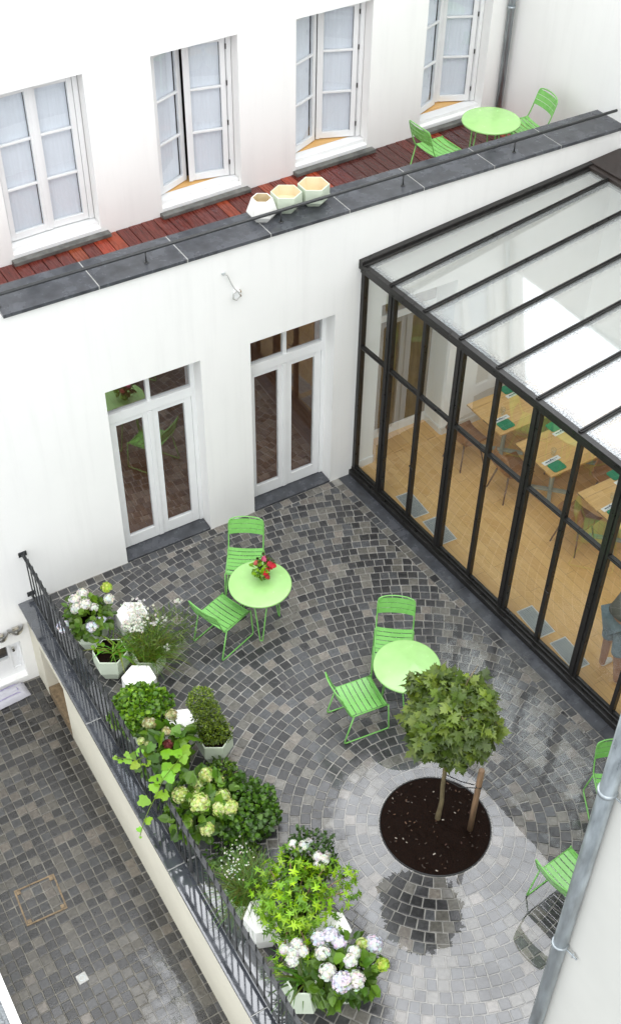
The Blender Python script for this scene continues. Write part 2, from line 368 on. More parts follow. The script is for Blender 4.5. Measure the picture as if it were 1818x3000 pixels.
def wall_open(mb, xs, zs, holes, P, depth, inner=True):
    """front face with rectangular holes; P(x,off,z) -> point"""
    xs = sorted(set(xs + [h[0] for h in holes] + [h[1] for h in holes])); zs = sorted(set(zs + [h[2] for h in holes] + [h[3] for h in holes]))
    for i in range(len(xs) - 1):
        for j in range(len(zs) - 1):
            a, b, c, d = xs[i], xs[i + 1], zs[j], zs[j + 1]
            if any(h[0] <= a and h[1] >= b and h[2] <= c and h[3] >= d for h in holes): continue
            mb.add([P(a, 0, c), P(b, 0, c), P(b, 0, d), P(a, 0, d)], [(0, 1, 2, 3)])
    for h in holes:
        a, b, c, d = h[:4]; dp = h[4] if len(h) > 4 else depth
        for (p, q) in (((a, c), (a, d)), ((a, d), (b, d)), ((b, d), (b, c)), ((b, c), (a, c))):
            mb.add([P(p[0], 0, p[1]), P(q[0], 0, q[1]), P(q[0], dp, q[1]), P(p[0], dp, p[1])], [(0, 1, 2, 3)])
    return mb

# ------------------------------------------------------------------ townhouse (lower wing + upper facade)
house = thing('townhouse', 'white plastered house with tall windows over a terrace and two glazed double doors', 'house')
DOORS = [(-3.358, -2.171), (-1.52, -.354)]; DH = 2.725
BW = (-6.3, -4.905, -1.30, -.61)
mb = MB()
wall_open(mb, [-9, rw(0)], [LOW, 4.066], [(a, b, .0, DH, .26) for a, b in DOORS] + [(.33, 1.48, .05, 2.62, .44), (*BW, .22)], lambda x, o, z: (x, o, z), .26)
mb.build('lower_wall', M['plaster'], house)
MB().box(-9, rw(.3), .004, .455, 4.00, 4.068).box(-9, rw(.4), .40, .455, ZD - .3, 4.0).build('parapet', M['plaster'], house)
WIN = [(-3.55, -2.43), (-1.60, -.468), (.34, 1.47), (2.34, 3.42)]; WZ = (3.50, 5.386)
TOP = 11.6
mb = MB()
wall_open(mb, [-9, 4.05], [ZD - .3, TOP], [(a, b, WZ[0], WZ[1], .30) for a, b in WIN] + [(a + .05, b + .05, 7.0, 8.9, .25) for a, b in WIN], lambda x, o, z: (x, up(x, o), z), .3)
mb.add([(4.05, up(4.05), ZD - .3), (4.05, up(4.05) + 6, ZD - .3), (4.05, up(4.05) + 6, TOP), (4.05, up(4.05), TOP)], [(0, 1, 2, 3)])
mb.add([(-9, up(-9), TOP), (4.05, up(4.05), TOP), (4.05, up(4.05) + 6, TOP), (-9, up(-9) + 6, TOP)], [(0, 1, 2, 3)])
mb.build('upper_wall', M['plaster'], house)
# dim rooms behind the openings
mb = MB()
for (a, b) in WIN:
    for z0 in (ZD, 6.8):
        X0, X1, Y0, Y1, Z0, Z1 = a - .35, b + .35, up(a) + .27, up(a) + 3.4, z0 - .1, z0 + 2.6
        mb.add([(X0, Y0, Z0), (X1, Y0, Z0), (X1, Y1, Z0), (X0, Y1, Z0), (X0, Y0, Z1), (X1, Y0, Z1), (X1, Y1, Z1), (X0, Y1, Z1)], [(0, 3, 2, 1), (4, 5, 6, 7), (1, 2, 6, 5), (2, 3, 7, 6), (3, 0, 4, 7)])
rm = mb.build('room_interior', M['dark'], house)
MB().box(-6.6, 3.6, .47, 3.4, 2.86, 2.96).box(-6.6, 3.6, 3.35, 3.40, .0, 2.86).build('lower_room_wall', M['roomwall'], house)
MB().box(-6.6, 3.9, .262, 3.4, -.05, .02).build('lower_room_floor', M['brownfloor'], house)
MB().box(.335, 1.475, .405, .436, .20, 2.615).build('wood_panel', M['panel'], house)
MB().box(.335, 1.475, .39, .436, .058, .20).box(.335, 1.475, .388, .404, 2.02, 2.12).build('panel_trim', M['wpaint'], house)
MB().box(.332, 1.478, -.001, .39, .0505, .056).build('niche_floor', M['oakfloor'], house)

def french_door(a, b, name_label):
    y = .20
    fr = MB()
    fr.box(a, a + .055, y, y + .06, .03, DH).box(b - .055, b, y, y + .06, .03, DH).box(a + .055, b - .055, y, y + .06, DH - .06, DH)
    fr.box(a + .055, b - .055, y - .012, y + .06, 2.10, 2.235)            # transom rail
    xm = (a + b) / 2 - .0
    fr.box(xm - .025, xm + .025, y + .004, y + .056, 2.235, DH - .06)
    f = fr.build('double_door', M['wpaint'], house, bevel=.004)
    f['label'] = name_label
    for (u, v) in ((a + .055, xm - .025), (xm + .025, b - .055)):
        MB().add([(u, y + .03, 2.235), (v, y + .03, 2.235), (v, y + .03, DH - .06), (u, y + .03, DH - .06)], [(0, 1, 2, 3)]).build('transom_pane', M['glass_door'], f)
    for s, (u, v) in enumerate(((a + .058, xm - .003), (xm + .003, b - .058))):
        lf = MB(); st = .095
        lf.box(u, u + st, y + .005, y + .05, .04, 2.098).box(v - st, v, y + .005, y + .05, .04, 2.098)
        lf.box(u + st, v - st, y + .005, y + .05, .04, .215).box(u + st, v - st, y + .005, y + .05, 2.03, 2.098)
        if s == 0: lf.box(v - .035, v + .02, y - .012, y + .003, .05, 2.09)     # astragal
        lf.build('door_leaf', M['wpaint'], f, bevel=.004)
        MB().add([(u + st, y + .03, .215), (v - st, y + .03, .215), (v - st, y + .03, 2.03), (u + st, y + .03, 2.03)], [(0, 1, 2, 3)]).build('pane', M['glass_door'], f)
    MB().box(a + .003, b - .003, -.004, y + .10, -.01, .028).build('threshold', M['blue'], f, bevel=.004)
    return f
french_door(*DOORS[0], 'left glazed double door reflecting green garden furniture')
french_door(*DOORS[1], 'right glazed double door beside the conservatory')

def rotz_about(px, py, ang):
    return Matrix.Translation((px, py, 0)) @ Matrix.Rotation(ang, 4, 'Z') @ Matrix.Translation((-px, -py, 0))

def casement(a, b, angl, angr):
    z0, z1 = WZ; yo = .16
    sk = Matrix.Translation((0, up((a + b) / 2) - AU * 0, 0)) @ Matrix.Translation(((a + b) / 2, 0, 0)) @ Matrix.Rotation(math.atan(AU), 4, 'Z') @ Matrix.Translation((-(a + b) / 2, 0, 0))
    fr = MB()
    fr.box(a, a + .06, yo, yo + .07, z0 + .06, z1).box(b - .06, b, yo, yo + .07, z0 + .06, z1).box(a + .06, b - .06, yo, yo + .07, z1 - .055, z1)
    fr.box(a, b, .07, yo + .07, z0 - .0, z0 + .05)
    fr.v = [tuple(sk @ Vector(p)) for p in fr.v]
    f = fr.build('window', M['wpaint'], house, bevel=.005)
    MB().box(a + .05, b - .05, yo + .072, yo + .30, z0 - .02, z0 + .052, sk).build('inner_sill', M['tabletop'], f)
    mbs = MB().box(a - .04, b + .085, -.10, -.003, ZD, z0 - .05, sk); mbs.build('stone_sill', M['sillstone'], f, bevel=.006)
    MB().box(a + .002, b - .002, -.006, .155, z0 - .052, z0 - .002, sk).build('white_sill', M['wpaint'], f, bevel=.006)
    xm = (a + b) / 2
    for s in (0, 1):
        u, v = (a + .063, xm - .002) if s == 0 else (xm + .002, b - .063)
        ang = angl if s == 0 else -angr
        piv = (u, yo + .06) if s == 0 else (v, yo + .06)
        T = sk @ rotz_about(piv[0], piv[1], ang)
        st = .062; zb, zt = z0 + .065, z1 - .06
        lf = MB()
        lf.box(u, u + st, yo + .012, yo + .058, zb, zt).box(v - st, v, yo + .012, yo + .058, zb, zt)
        lf.box(u + st, v - st, yo + .012, yo + .058, zb, zb + .085).box(u + st, v - st, yo + .012, yo + .058, zt - .06, zt)
        h = (zt - .06 - zb - .085)
        for q in (1, 2):
            zz = zb + .085 + h * q / 3
            lf.box(u + st, v - st, yo + .016, yo + .054, zz - .014, zz + .014)
        if s == 1: lf.box(u - .022, u + .03, yo - .004, yo + .011, zb, zt)
        lf.v = [tuple(T @ Vector(p)) for p in lf.v]
        lf.build('sash', M['wpaint'], f, bevel=.004)
        MB().box(u + st, v - st, yo + .030, yo + .034, zb + .085, zt - .06, T).build('pane', M['glass'], f)
        # gathered voile curtain fixed to the sash
        cu = MB(); nx = 24; vs = []
        for i in range(nx + 1):
            x = u + st + (v - u - 2 * st) * i / nx
            off = .0025 * math.sin(i * 1.9 + s) + .002 * math.sin(i * .7)
            for zz in (zb + .03, zt - .03): vs.append(T @ Vector((x, yo + .075 + off, zz)))
        cu.add(vs, [(2 * i, 2 * i + 2, 2 * i + 3, 2 * i + 1) for i in range(nx)], smooth=True)
        cu.build('curtain', M['curtain'], f)
        if s == 1 and angr > .05:
            hg = MB()
            for zz in (zb + .18, zb + .7, zb + 1.2, zt - .12): hg.tube([T @ Vector((v + .008, yo + .004, zz - .03)), T @ Vector((v + .008, yo + .004, zz + .03))], .008, 6)
            hg.build('hinge', M['steel'], f)
    return f
WLAB = ['leftmost window, both sashes almost shut', 'second window from the left, its left sash swung inwards leaving a dark gap', 'third window with its sashes ajar above an orange inner sill', 'rightmost window beside the downpipe, sashes ajar']
for (a, b), (l, r), lab in zip(WIN, [(R(1.5), R(2.5)), (R(21), R(14)), (R(22), R(24)), (R(20), R(28))], WLAB):
    casement(a, b, l, r)['label'] = lab
for (a, b) in WIN:      # upper storey: seen only in reflections
    mb = MB()
    x0, x1 = a + .05, b + .05; yy = up(a) + .12
    mb.box(x0, x0 + .07, yy, yy + .08, 7.0, 8.9).box(x1 - .07, x1, yy, yy + .08, 7.0, 8.9).box(x0, x1, yy + .002, yy + .078, 7.001, 7.09).box((x0 + x1) / 2 - .05, (x0 + x1) / 2 + .05, yy + .003, yy + .077, 7.09, 8.9)
    f = mb.build('window', M['wpaint'], house)
    MB().box(x0 + .07, x1 - .07, yy + .04, yy + .044, 7.09, 8.9).build('pane', M['glass'], f)
    MB().box(x0 + .07, x1 - .07, yy + .09, yy + .094, 7.05, 8.9).build('curtain', M['curtain'], f)
# basement window
bwf = MB()
a, b, c, d = BW
bwf.box(b - .16, b - .13, .10, .16, c, d).box(b - .03, b, .10, .16, c, d).box(b - .13, b - .03, .10, .16, d - .04, d).box(b - .13, b - .03, .101, .159, c, c + .12).box(a, b - .16, .10, .16, c, c + .33).box(a, b - .16, .10, .16, d - .05, d)
bwo = bwf.build('basement_window', M['wpaint'], house)
MB().box(b - .13, b - .03, .12, .15, c + .12, d - .04).build('shutter_panel', M['wpaint'], bwo)
MB().box(b - .10, b - .07, .085, .119, -.86, -.80).build('handle', M['steelbright'], bwo)
MB().box(a, b - .16, .128, .132, c + .33, d - .05).build('pane', M['glass'], bwo)
MB().box(a, b, .224, .26, c, d).build('dark_backing', M['dark'], bwo)  # dark sheet standing in for the dim interior behind the glass

# coping stones on the terrace parapet
mbm = MB().box(-4.305, rw(.2), -.032, .496, ZC - .045, ZC - .004)
cop = mbm.build('parapet_coping', M['mortar'], house)
xs = [-4.312] + [-3.275 + 1.0162 * k for k in range(7)] + [rw(.2) - .004]
for i in range(len(xs) - 1):
    MB().box(xs[i] + (.006 if i else 0), xs[i + 1] - .006, -.037, .50, ZC - .042, ZC).build('coping_stone', M['blue'], cop, bevel=.004)

# deck
mb = MB(); x = -4.6; k = 0
bright = {}
while x < rw(2):
    t = rnd.random()
    base = (.095 + .04 * t, .015 + .006 * t, .010)
    cx = x + .08
    if t > .86 or (.05 < cx < .62 and t > .2) or (-2.55 < cx < -2.2): base = (.20 + .06 * rnd.random(), .030 + .010 * rnd.random(), .012)
    elif cx > .9 and t < .8: base = (.066, .015, .011)
    elif t > .6: base = (.10, .016, .010)
    mb.box(x, x + .159, .458, up(x) - .002, ZD - .03, ZD + rnd.uniform(-.001, .001), col=base)
    x += .168
mb.build('deck', M['deck'], attr=True, kind='structure', bevel=.003)
MB().box(-9, rw(2), .456, up(0) + .3, ZD - .12, ZD - .06).build('deck_base', M['soil'], kind='structure')

# right-hand house
rh = thing('side_house', 'plain white house wall closing the terrace and conservatory on the right', 'house')
mb = MB()
P = lambda y, z, o=0: (rw(y) + o, y, z)
mb.add([P(up(3.8), -.2), P(-14, -.2), P(-14, 7.0), P(up(3.8), 7.0)], [(0, 1, 2, 3)])
mb.add([P(up(3.8), 7.0), P(-14, 7.0), P(-14, 7.0, 5), P(up(3.8), 7.0, 5)], [(0, 1, 2, 3)])
mb.build('wall', M['plaster'], rh)
MB().box(rw(0) - .03, rw(0) + .3, -13.9, 2.2, 6.95, 7.02).build('eaves', M['zinc'], rh)

# ------------------------------------------------------------------ rail on the coping, downpipes
hr = thing('handrail', 'long black tubular handrail on short posts along the terrace coping', 'handrail')
RZ = ZC + .155
MB().tube([(-5.0, .115, RZ - .01), (3.80, .12, RZ), ], .019, 12).build('rail', M['iron'], hr)
for x in (-4.30, -2.669, -1.03, .593, 2.211):
    MB().tube([(x, .12, ZC + .001), (x, .12, RZ - .02)], .0085, 8).lathe([(0, .001), (.026, .001), (.026, .007), (.0, .009)], (x, .12, ZC), 16).build('post', M['iron'], hr)

def pipe(name, label, pts, r, collars, m, brk=None):
    t = thing(name, label, 'downpipe', pts[0])
    o = Vector(pts[0]); q = [Vector(p) - o for p in pts]
    MB().tube(q, r, 20).build('pipe', m, t)
    for s in collars:
        c = q[0].lerp(q[-1], s); d = (q[-1] - q[0]).normalized()
        cm = MB().tube([c - d * .018, c - d * .017, c + d * .017, c + d * .018], [r, r + .009, r + .009, r], 20)
        if brk: 
            cm.tube([c, c + Vector(brk)], .007, 8)
            cm.tube([c + Vector(brk) * .75 + Vector((0, 0, -.03)), c + Vector(brk) * .75 + Vector((0, 0, .03))], .006, 6)
        cm.build('bracket', m, t)
    return t
pipe('downpipe', 'slim grey downpipe in the corner of the upper facade', [(3.70, up(3.7) - .06, ZD + .02), (3.70, up(3.7) - .06, 7.6), (3.70, up(3.7) - .06, TOP - .2)], .045, [.18, .55], M['zinc'])
pipe('downpipe', 'thick zinc downpipe with ring brackets running up the near wall at lower right', [(-3.03, -7.5, -.2), (-3.235, -7.5, 7.9)], .055, [.355, .607], M['zinc'], (.02, -.16, 0))

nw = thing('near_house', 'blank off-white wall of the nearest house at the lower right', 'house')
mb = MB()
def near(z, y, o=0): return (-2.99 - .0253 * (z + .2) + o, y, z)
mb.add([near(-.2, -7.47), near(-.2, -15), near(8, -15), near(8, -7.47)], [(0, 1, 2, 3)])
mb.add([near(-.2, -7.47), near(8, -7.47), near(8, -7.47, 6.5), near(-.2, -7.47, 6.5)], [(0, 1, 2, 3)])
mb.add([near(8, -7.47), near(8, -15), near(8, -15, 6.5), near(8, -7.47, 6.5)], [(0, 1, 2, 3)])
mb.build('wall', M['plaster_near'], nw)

# cable and junction box on the facade
cb = thing('junction_box', 'small white junction box with a loose cable coil on the facade', 'junction box', (-1.685, 0, 3.474))
MB().box(-.035, .035, -.045, -.002, -.045, .045).build('box', M['wpaint'], cb, bevel=.006)
MB().tube([(-.145, -.02, .307), (-.11, -.03, .28), (-.06, -.022, .15), (-.02, -.03, .07), (.01, -.05, .04), (.03, -.05, -.02), (-.02, -.055, -.06), (-.06, -.05, -.03), (-.055, -.05, .03), (-.01, -.05, .06)], .0065, 6).build('cable', M['mortar'], cb)
MB().box(-.165, -.125, -.022, -.002, .295, .315).build('clip', M['gridsteel'], cb)
MB().box(.034, .05, -.04, -.005, -.04, -.02).box(.034, .05, -.04, -.005, .015, .035).build('terminal', M['terracotta'], cb)

# ------------------------------------------------------------------ paving
def clip(poly, planes):
    for (nx, ny, d) in planes:
        out = []
        for i in range(len(poly)):
            a, b = poly[i], poly[(i + 1) % len(poly)]
            da = nx * a[0] + ny * a[1] - d; db = nx * b[0] + ny * b[1] - d
            if da >= 0: out.append(a)
            if (da >= 0) != (db >= 0):
                t = da / (da - db); out.append((a[0] + t * (b[0] - a[0]), a[1] + t * (b[1] - a[1])))
        poly = out
        if len(poly) < 3: return []
    return poly
def area(p): return abs(sum(p[i][0] * p[(i + 1) % len(p)][1] - p[(i + 1) % len(p)][0] * p[i][1] for i in range(len(p)))) / 2
def stone_col(r):
    t = r.random()
    k = r.uniform(.8, 1.2)
    if t < .20: return tuple(c * k for c in (.112, .106, .092))
    if t < .27: return tuple(c * k for c in (.145, .130, .112))
    if t < .45: return tuple(c * k for c in (.060, .062, .065))
    g = r.uniform(.026, .050); return (g, g * .99, g * 1.02)
def stone(mb, poly, z, r, inset=.008, h=.012):
    if len(poly) < 3 or area(poly) < .0006: return
    cx = sum(p[0] for p in poly) / len(poly); cy = sum(p[1] for p in poly) / len(poly)
    s0 = math.sqrt(area(poly)); k1 = 1 - .012 / s0; k2 = 1 - .022 / s0
    tx, ty = r.gauss(0, .011), r.gauss(0, .011); dz = r.uniform(-.0016, .0016)
    jit = [(r.uniform(-.0025, .0025), r.uniform(-.0025, .0025)) for _ in poly]
    lo = [(cx + (p[0] - cx) * k1 + j[0], cy + (p[1] - cy) * k1 + j[1], z - h) for p, j in zip(poly, jit)]
    m1 = [(x, y, z - .0025 + dz + (x - cx) * tx + (y - cy) * ty) for x, y, _ in lo]
    hi = [(cx + (p[0] - cx) * k2 + j[0], cy + (p[1] - cy) * k2 + j[1], 0) for p, j in zip(poly, jit)]
    hi = [(x, y, z + dz + (x - cx) * tx + (y - cy) * ty) for x, y, _ in hi]
    n = len(poly)
    fs = [tuple(range(2 * n, 3 * n))] + [(i, (i + 1) % n, n + (i + 1) % n, n + i) for i in range(n)] + [(n + i, n + (i + 1) % n, 2 * n + (i + 1) % n, 2 * n + i) for i in range(n)]
    mb.add(lo + m1 + hi, fs, stone_col(r))
TC = (-2.19, -5.05); TR = .575
XL = -4.44
r = random.Random(3); mb = MB()
# planes n.p >= d of the ring field
def cons_plane(off):
    # points with x + AC*y <= -off  -> (-1, -AC).p >= off
    return (-1, -AC, off)
field = [(1, 0, XL + .0), (0, -1, .125), cons_plane(.335), (0, 1, -9.0)]
rad = TR + .02; i = 0
while rad < 8.2:
    pitch = .116
    n = max(8, int(2 * math.pi * (rad + pitch / 2) / .119)); ph = r.random() * 6.28
    ang = [ph + 2 * math.pi * (k + r.uniform(-.10, .10)) / n for k in range(n)]
    for k in range(n):
        a0, a1 = ang[k], ang[(k + 1) % n] + (2 * math.pi if k == n - 1 else 0)
        am = (a0 + a1) / 2
        if rad > 1.2:
            X = TC[0] + rad * math.cos(am); Y = TC[1] + rad * math.sin(am)
            if X < XL - .2 or Y > .1 or Y < -8.4 or X > .8: continue
        r0, r1 = rad, rad + pitch
        poly = [(TC[0] + q * math.cos(an), TC[1] + q * math.sin(an)) for q, an in ((r0, a0), (r1, a0), (r1, a1), (r0, a1))]
        stone(mb, clip(poly, field), 0, r)
    rad += pitch
# border courses
x = XL
while x < .2:
    wd = r.uniform(.105, .135)
    stone(mb, clip([(x, -.12), (x + wd, -.12), (x + wd, -.008), (x, -.008)], [cons_plane(.335)]), 0, r); x += wd
y = -.13
while y > -8.6:
    wd = r.uniform(.105, .135)
    X = -AC * y
    stone(mb, [(X - .33, y - wd), (X - .225, y - wd), (X - .225, y), (X - .33, y)], 0, r); y -= wd
# strip of long slabs along the conservatory
pave = mb.build('courtyard_paving', M['cobble'], attr=True, kind='structure')
MB().add([(XL - .1, -9, -.008), (.9, -9, -.008), (.9, .02, -.008), (XL - .1, .02, -.008)], [(0, 1, 2, 3)]).build('paving_bed', M['joint'], kind='structure')
mb = MB(); y = -.01
while y > -8.8:
    ln = 1.25
    X = lambda yy: -AC * yy
    mb.add([(X(y) - .222, y, .003), (X(y) + .05, y, .003), (X(y - ln) + .05, y - ln + .004, .003), (X(y - ln) - .222, y - ln + .004, .003)], [(0, 3, 2, 1)]); y -= ln
mb.build('stone_strip', M['blue'], kind='structure')
# lower passage: straight grid
mb = MB(); r = random.Random(11); px = .115
y = -.02; row = 0
while y > -9.5:
    x = -6.66
    while x < -4.76:
        wd = px
        stone(mb, clip([(x + r.uniform(-.003, .003), y - px + r.uniform(-.003, .003)), (x + wd + r.uniform(-.003, .003), y - px + r.uniform(-.003, .003)), (x + wd + r.uniform(-.003, .003), y + r.uniform(-.003, .003)), (x + r.uniform(-.003, .003), y + r.uniform(-.003, .003))], [(-1, 0, 4.755), (1, 0, -6.62)]), LOW, r); x += wd
    y -= px
mb.v = [(p[0] + .012 * math.sin(p[1] * .9), p[1] + .01 * math.sin(p[0] * 2), p[2]) for p in mb.v]
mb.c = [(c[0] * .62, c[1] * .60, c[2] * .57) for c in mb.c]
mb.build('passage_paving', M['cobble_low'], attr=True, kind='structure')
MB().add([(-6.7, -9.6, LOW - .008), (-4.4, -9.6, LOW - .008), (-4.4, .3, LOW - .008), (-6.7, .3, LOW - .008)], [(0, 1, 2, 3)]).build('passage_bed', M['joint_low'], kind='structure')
MB().add([(-80, -80, LOW - .25), (80, -80, LOW - .25), (80, 80, LOW - .25), (-80, 80, LOW - .25)], [(0, 1, 2, 3)]).build('ground', M['gravel'], kind='structure')
MB().add([(-9, -9.6, -.84), (-6.72, -9.6, -.84), (-6.72, .0, -.84), (-9, .0, -.84)], [(0, 1, 2, 3)]).build('gravel_strip', M['gravel'], kind='structure')
kw = MB().box(-6.72, -6.625, -9.6, -.002, LOW - .1, -.78).build('low_wall', M['plaster'])
tag(kw, 'low white wall bounding the sunken passage on its left', 'wall')

# puddles: sheets with an irregular shore
def pip(x, y, poly):
    ins = False; dmin = 9
    for i in range(len(poly)):
        (ax, ay), (bx, by) = poly[i], poly[(i + 1) % len(poly)]
        if (ay > y) != (by > y) and x < (bx - ax) * (y - ay) / (by - ay) + ax: ins = not ins
        dx, dy = bx - ax, by - ay; t = max(0, min(1, ((x - ax) * dx + (y - ay) * dy) / (dx * dx + dy * dy)))
        dmin = min(dmin, math.hypot(x - ax - t * dx, y - ay - t * dy))
    return dmin if ins else -dmin
def puddle(polys, z, cell=.016, hole=None):
    idx = {}; mb = MB(); vs = []; fs = []; dep = []
    def vid(i, j, e):
        if (i, j) not in idx: idx[(i, j)] = len(vs); vs.append((i * cell, j * cell, z)); dep.append(e)
        dep[idx[(i, j)]] = max(dep[idx[(i, j)]], e)
        return idx[(i, j)]
    done = set()
    for poly, amp, thr in polys:
        i0 = int(min(p[0] for p in poly) / cell) - 12; i1 = int(max(p[0] for p in poly) / cell) + 12
        j0 = int(min(p[1] for p in poly) / cell) - 12; j1 = int(max(p[1] for p in poly) / cell) + 12
        for i in range(i0, i1):
            for j in range(j0, j1):
                if (i, j) in done: continue
                x, y = (i + .5) * cell, (j + .5) * cell
                if hole and math.hypot(x - hole[0], y - hole[1]) < hole[2]: continue
                d = pip(x, y, poly)
                if d < -.25: continue
                n = noise.noise(Vector((x * 3.2, y * 3.2, 1.7))) + .6 * noise.noise(Vector((x * 11, y * 11, 4.2))) + .35 * noise.noise(Vector((x * 28, y * 28, .2)))
                q = min(d, .3) + amp * n - thr
                if q > -.10:
                    e = (.10 + .9 * min(1, max(0, q / .16)) ** .8) if q > 0 else .32 * (1 + q / .10) ** 2 * max(0, .5 + .5 * n)
                    if q > 0: e = max(e, .42)
                    done.add((i, j)); fs.append((vid(i, j, e), vid(i + 1, j, e), vid(i + 1, j + 1, e), vid(i, j + 1, e)))
    mb.add(vs, fs); mb.c = [(e, e, e) for e in dep]
    return mb
PUD = [(-3.12, -4.40), (-2.68, -4.10), (-2.15, -4.06), (-1.68, -4.28), (-1.36, -4.75), (-1.33, -5.2), (-1.42, -5.6), (-1.3, -5.95), (-1.0, -6.5), (-1.6, -8.2), (-3.9, -8.2), (-3.8, -6.45), (-3.4, -5.7), (-3.36, -4.95)]
PUD2 = [(-1.35, -4.2), (-1.0, -3.5), (-.45, -2.75), (-.12, -3.6), (-.1, -5.6), (-.9, -5.9), (-1.25, -5.0)]
puddle([(PUD, .19, .0)], .0045, hole=(TC[0], TC[1], TR + .01)).build('rain_puddle', M['water'], attr=True, kind='structure')
puddle([(PUD2, .34, .07)], .0038, hole=(TC[0], TC[1], 1.0)).build('wet_film', M['water_low'], attr=True, kind='structure')
PUD3 = [(-5.25, -4.15), (-4.93, -4.30), (-4.92, -4.8), (-4.88, -6.2), (-5.6, -6.2), (-5.42, -4.8), (-5.18, -4.55)]
puddle([(PUD3, .16, .02)], LOW + .0045).build('passage_puddle', M['water_low'], attr=True, kind='structure')

# soil disc round the tree
mb = MB(); vs = []; fs = []; nr, na = 26, 72
for i in range(nr + 1):
    for k in range(na):
        rr = TR * i / nr; a = 2 * math.pi * k / na
        x, y = TC[0] + rr * math.cos(a), TC[1] + rr * math.sin(a)
        z = .006 + (.035 * (1 - (i / nr) ** 2) + .028 * noise.noise(Vector((x * 7, y * 7, 0))) + .016 * noise.noise(Vector((x * 26, y * 26, 3)))) * min(1, (nr - i) / 3)
        vs.append((x, y, z))
for i in range(nr):
    for k in range(na):
        l = (k + 1) % na
        fs.append((i * na + k, (i + 1) * na + k, (i + 1) * na + l, i * na + l))
mb.add(vs, fs, smooth=True).build('soil', M['soil'], kind='structure')
MB().lathe([(TR - .004, -.02), (TR + .006, -.02), (TR + .006, .012), (TR - .004, .012), (TR - .004, -.02)], (TC[0], TC[1], 0), 96).build('soil_edging', M['iron'], kind='structure')
mb = MB(); r = random.Random(5)
for _ in range(110):
    a = r.uniform(0, 6.28); q = TR * math.sqrt(r.random()) * .95
    x, y = TC[0] + q * math.cos(a), TC[1] + q * math.sin(a); s = r.uniform(.004, .014); an = r.uniform(0, 3)
    z = .012 + .035 * (1 - (q / TR) ** 2) + .012
    c = r.choice([(.06, .03, .015), (.10, .05, .025), (.05, .03, .02), (.12, .06, .03), (.05, .03, .02), (.07, .03, .02), (.45, .4, .34)]) if r.random() < .5 else (.03, .018, .01)
    mb.box(-s, s, -s * .4, s * .4, 0, .004, Matrix.Translation((x, y, z)) @ Matrix.Rotation(an, 4, 'Z') @ Matrix.Rotation(r.uniform(-.4, .4), 4, 'X'), c)
ch = mb.build('bark_chips', mat('bark_chip', (1, 1, 1), .6, attr=True), attr=True, kind='stuff')
tag(ch, 'scattered bark chips lying on the dark soil of the tree pit', 'bark chips')

# ------------------------------------------------------------------ retaining wall, railing, passage details
rt = thing('retaining_wall', 'low cream wall with black stone coping between the courtyard and the sunken passage', 'wall')
mb = MB(); 
wall_open(mb, [-9.6, 0], [LOW - .05, -.002], [(-1.12, -.36, LOW - .05, -.42, .34)], lambda y, o, z: (-4.762 + o, y, z), .34)
mb.build('wall', M['plaster_low'], rt)
MB().box(-4.43, -4.40, -1.2, -.3, LOW, -.3).box(-4.76, -4.43, -1.115, -.365, LOW - .04, LOW + .16).build('niche', M['terracotta'], rt)
ys = [-.003, -2.065, -4.13, -5.08 - .75, -8.2, -9.6]
for i in range(len(ys) - 1):
    MB().box(-4.822, -4.45, ys[i + 1] + .005, ys[i] - (.004 if i else 0), .0, .042).build('coping_stone', M['wetblue'], rt, bevel=.005)
MB().box(-4.818, -4.452, -9.6, -.005, .0005, .036).build('coping_joint', M['mortar'], rt)

rl = thing('railing', 'black wrought iron railing of plain spiked bars along the edge above the passage', 'railing')
RX = -4.635
for z in (.80, .835):
    pass
MB().box(RX - .020, RX + .020, -9.6, -.004, .815, .835).build('top_rail', M['iron'], rl)
MB().box(RX - .015, RX + .015, -9.6, -.004, .13, .145).build('bottom_rail', M['iron'], rl)
MB().box(RX - .05, RX + .05, -.012, -.001, .79, .86).box(RX - .05, RX + .05, -.012, -.001, .10, .17).build('wall_plate', M['iron'], rl)
y = -.10
while y > -7.2:
    MB().tube([(RX, y, .10), (RX, y, .93), (RX, y, .955)], [.0085, .0085, .003], 6).build('bar', M['iron'], rl); y -= .132
for y in (-.7, -2.5, -4.3, -6.1):
    MB().tube([(RX, y, .041), (RX, y, .815)], .011, 8).build('post', M['iron'], rl)

for i, (x, z, lab) in enumerate([(-4.925, -.315, 'right half-bowl steel wall lamp above the basement window'), (-5.125, -.335, 'left half-bowl steel wall lamp above the basement window, cut by the frame')]):
    t = thing('wall_lamp', lab, 'wall lamp', (x, 0, z), 0, 'steel wall lamps by the passage')
    vs = []; fs = []; nu, nv = 16, 8
    for j in range(nv + 1):
        for k in range(nu + 1):
            th = math.pi * k / nu; ph = (math.pi / 2) * j / nv
            vs.append((-.105 * math.cos(th) * math.cos(ph * .9), -.125 * math.sin(th) * math.cos(ph * .9) - .002, -.11 * math.sin(ph)))
    for j in range(nv):
        for k in range(nu):
            fs.append((j * (nu + 1) + k, j * (nu + 1) + k + 1, (j + 1) * (nu + 1) + k + 1, (j + 1) * (nu + 1) + k))
    MB().add(vs, fs, smooth=True).build('bowl', M['steelbright'], t)
    MB().box(-.04, .04, -.03, -.001, -.05, -.005).build('back_plate', M['steelbright'], t)
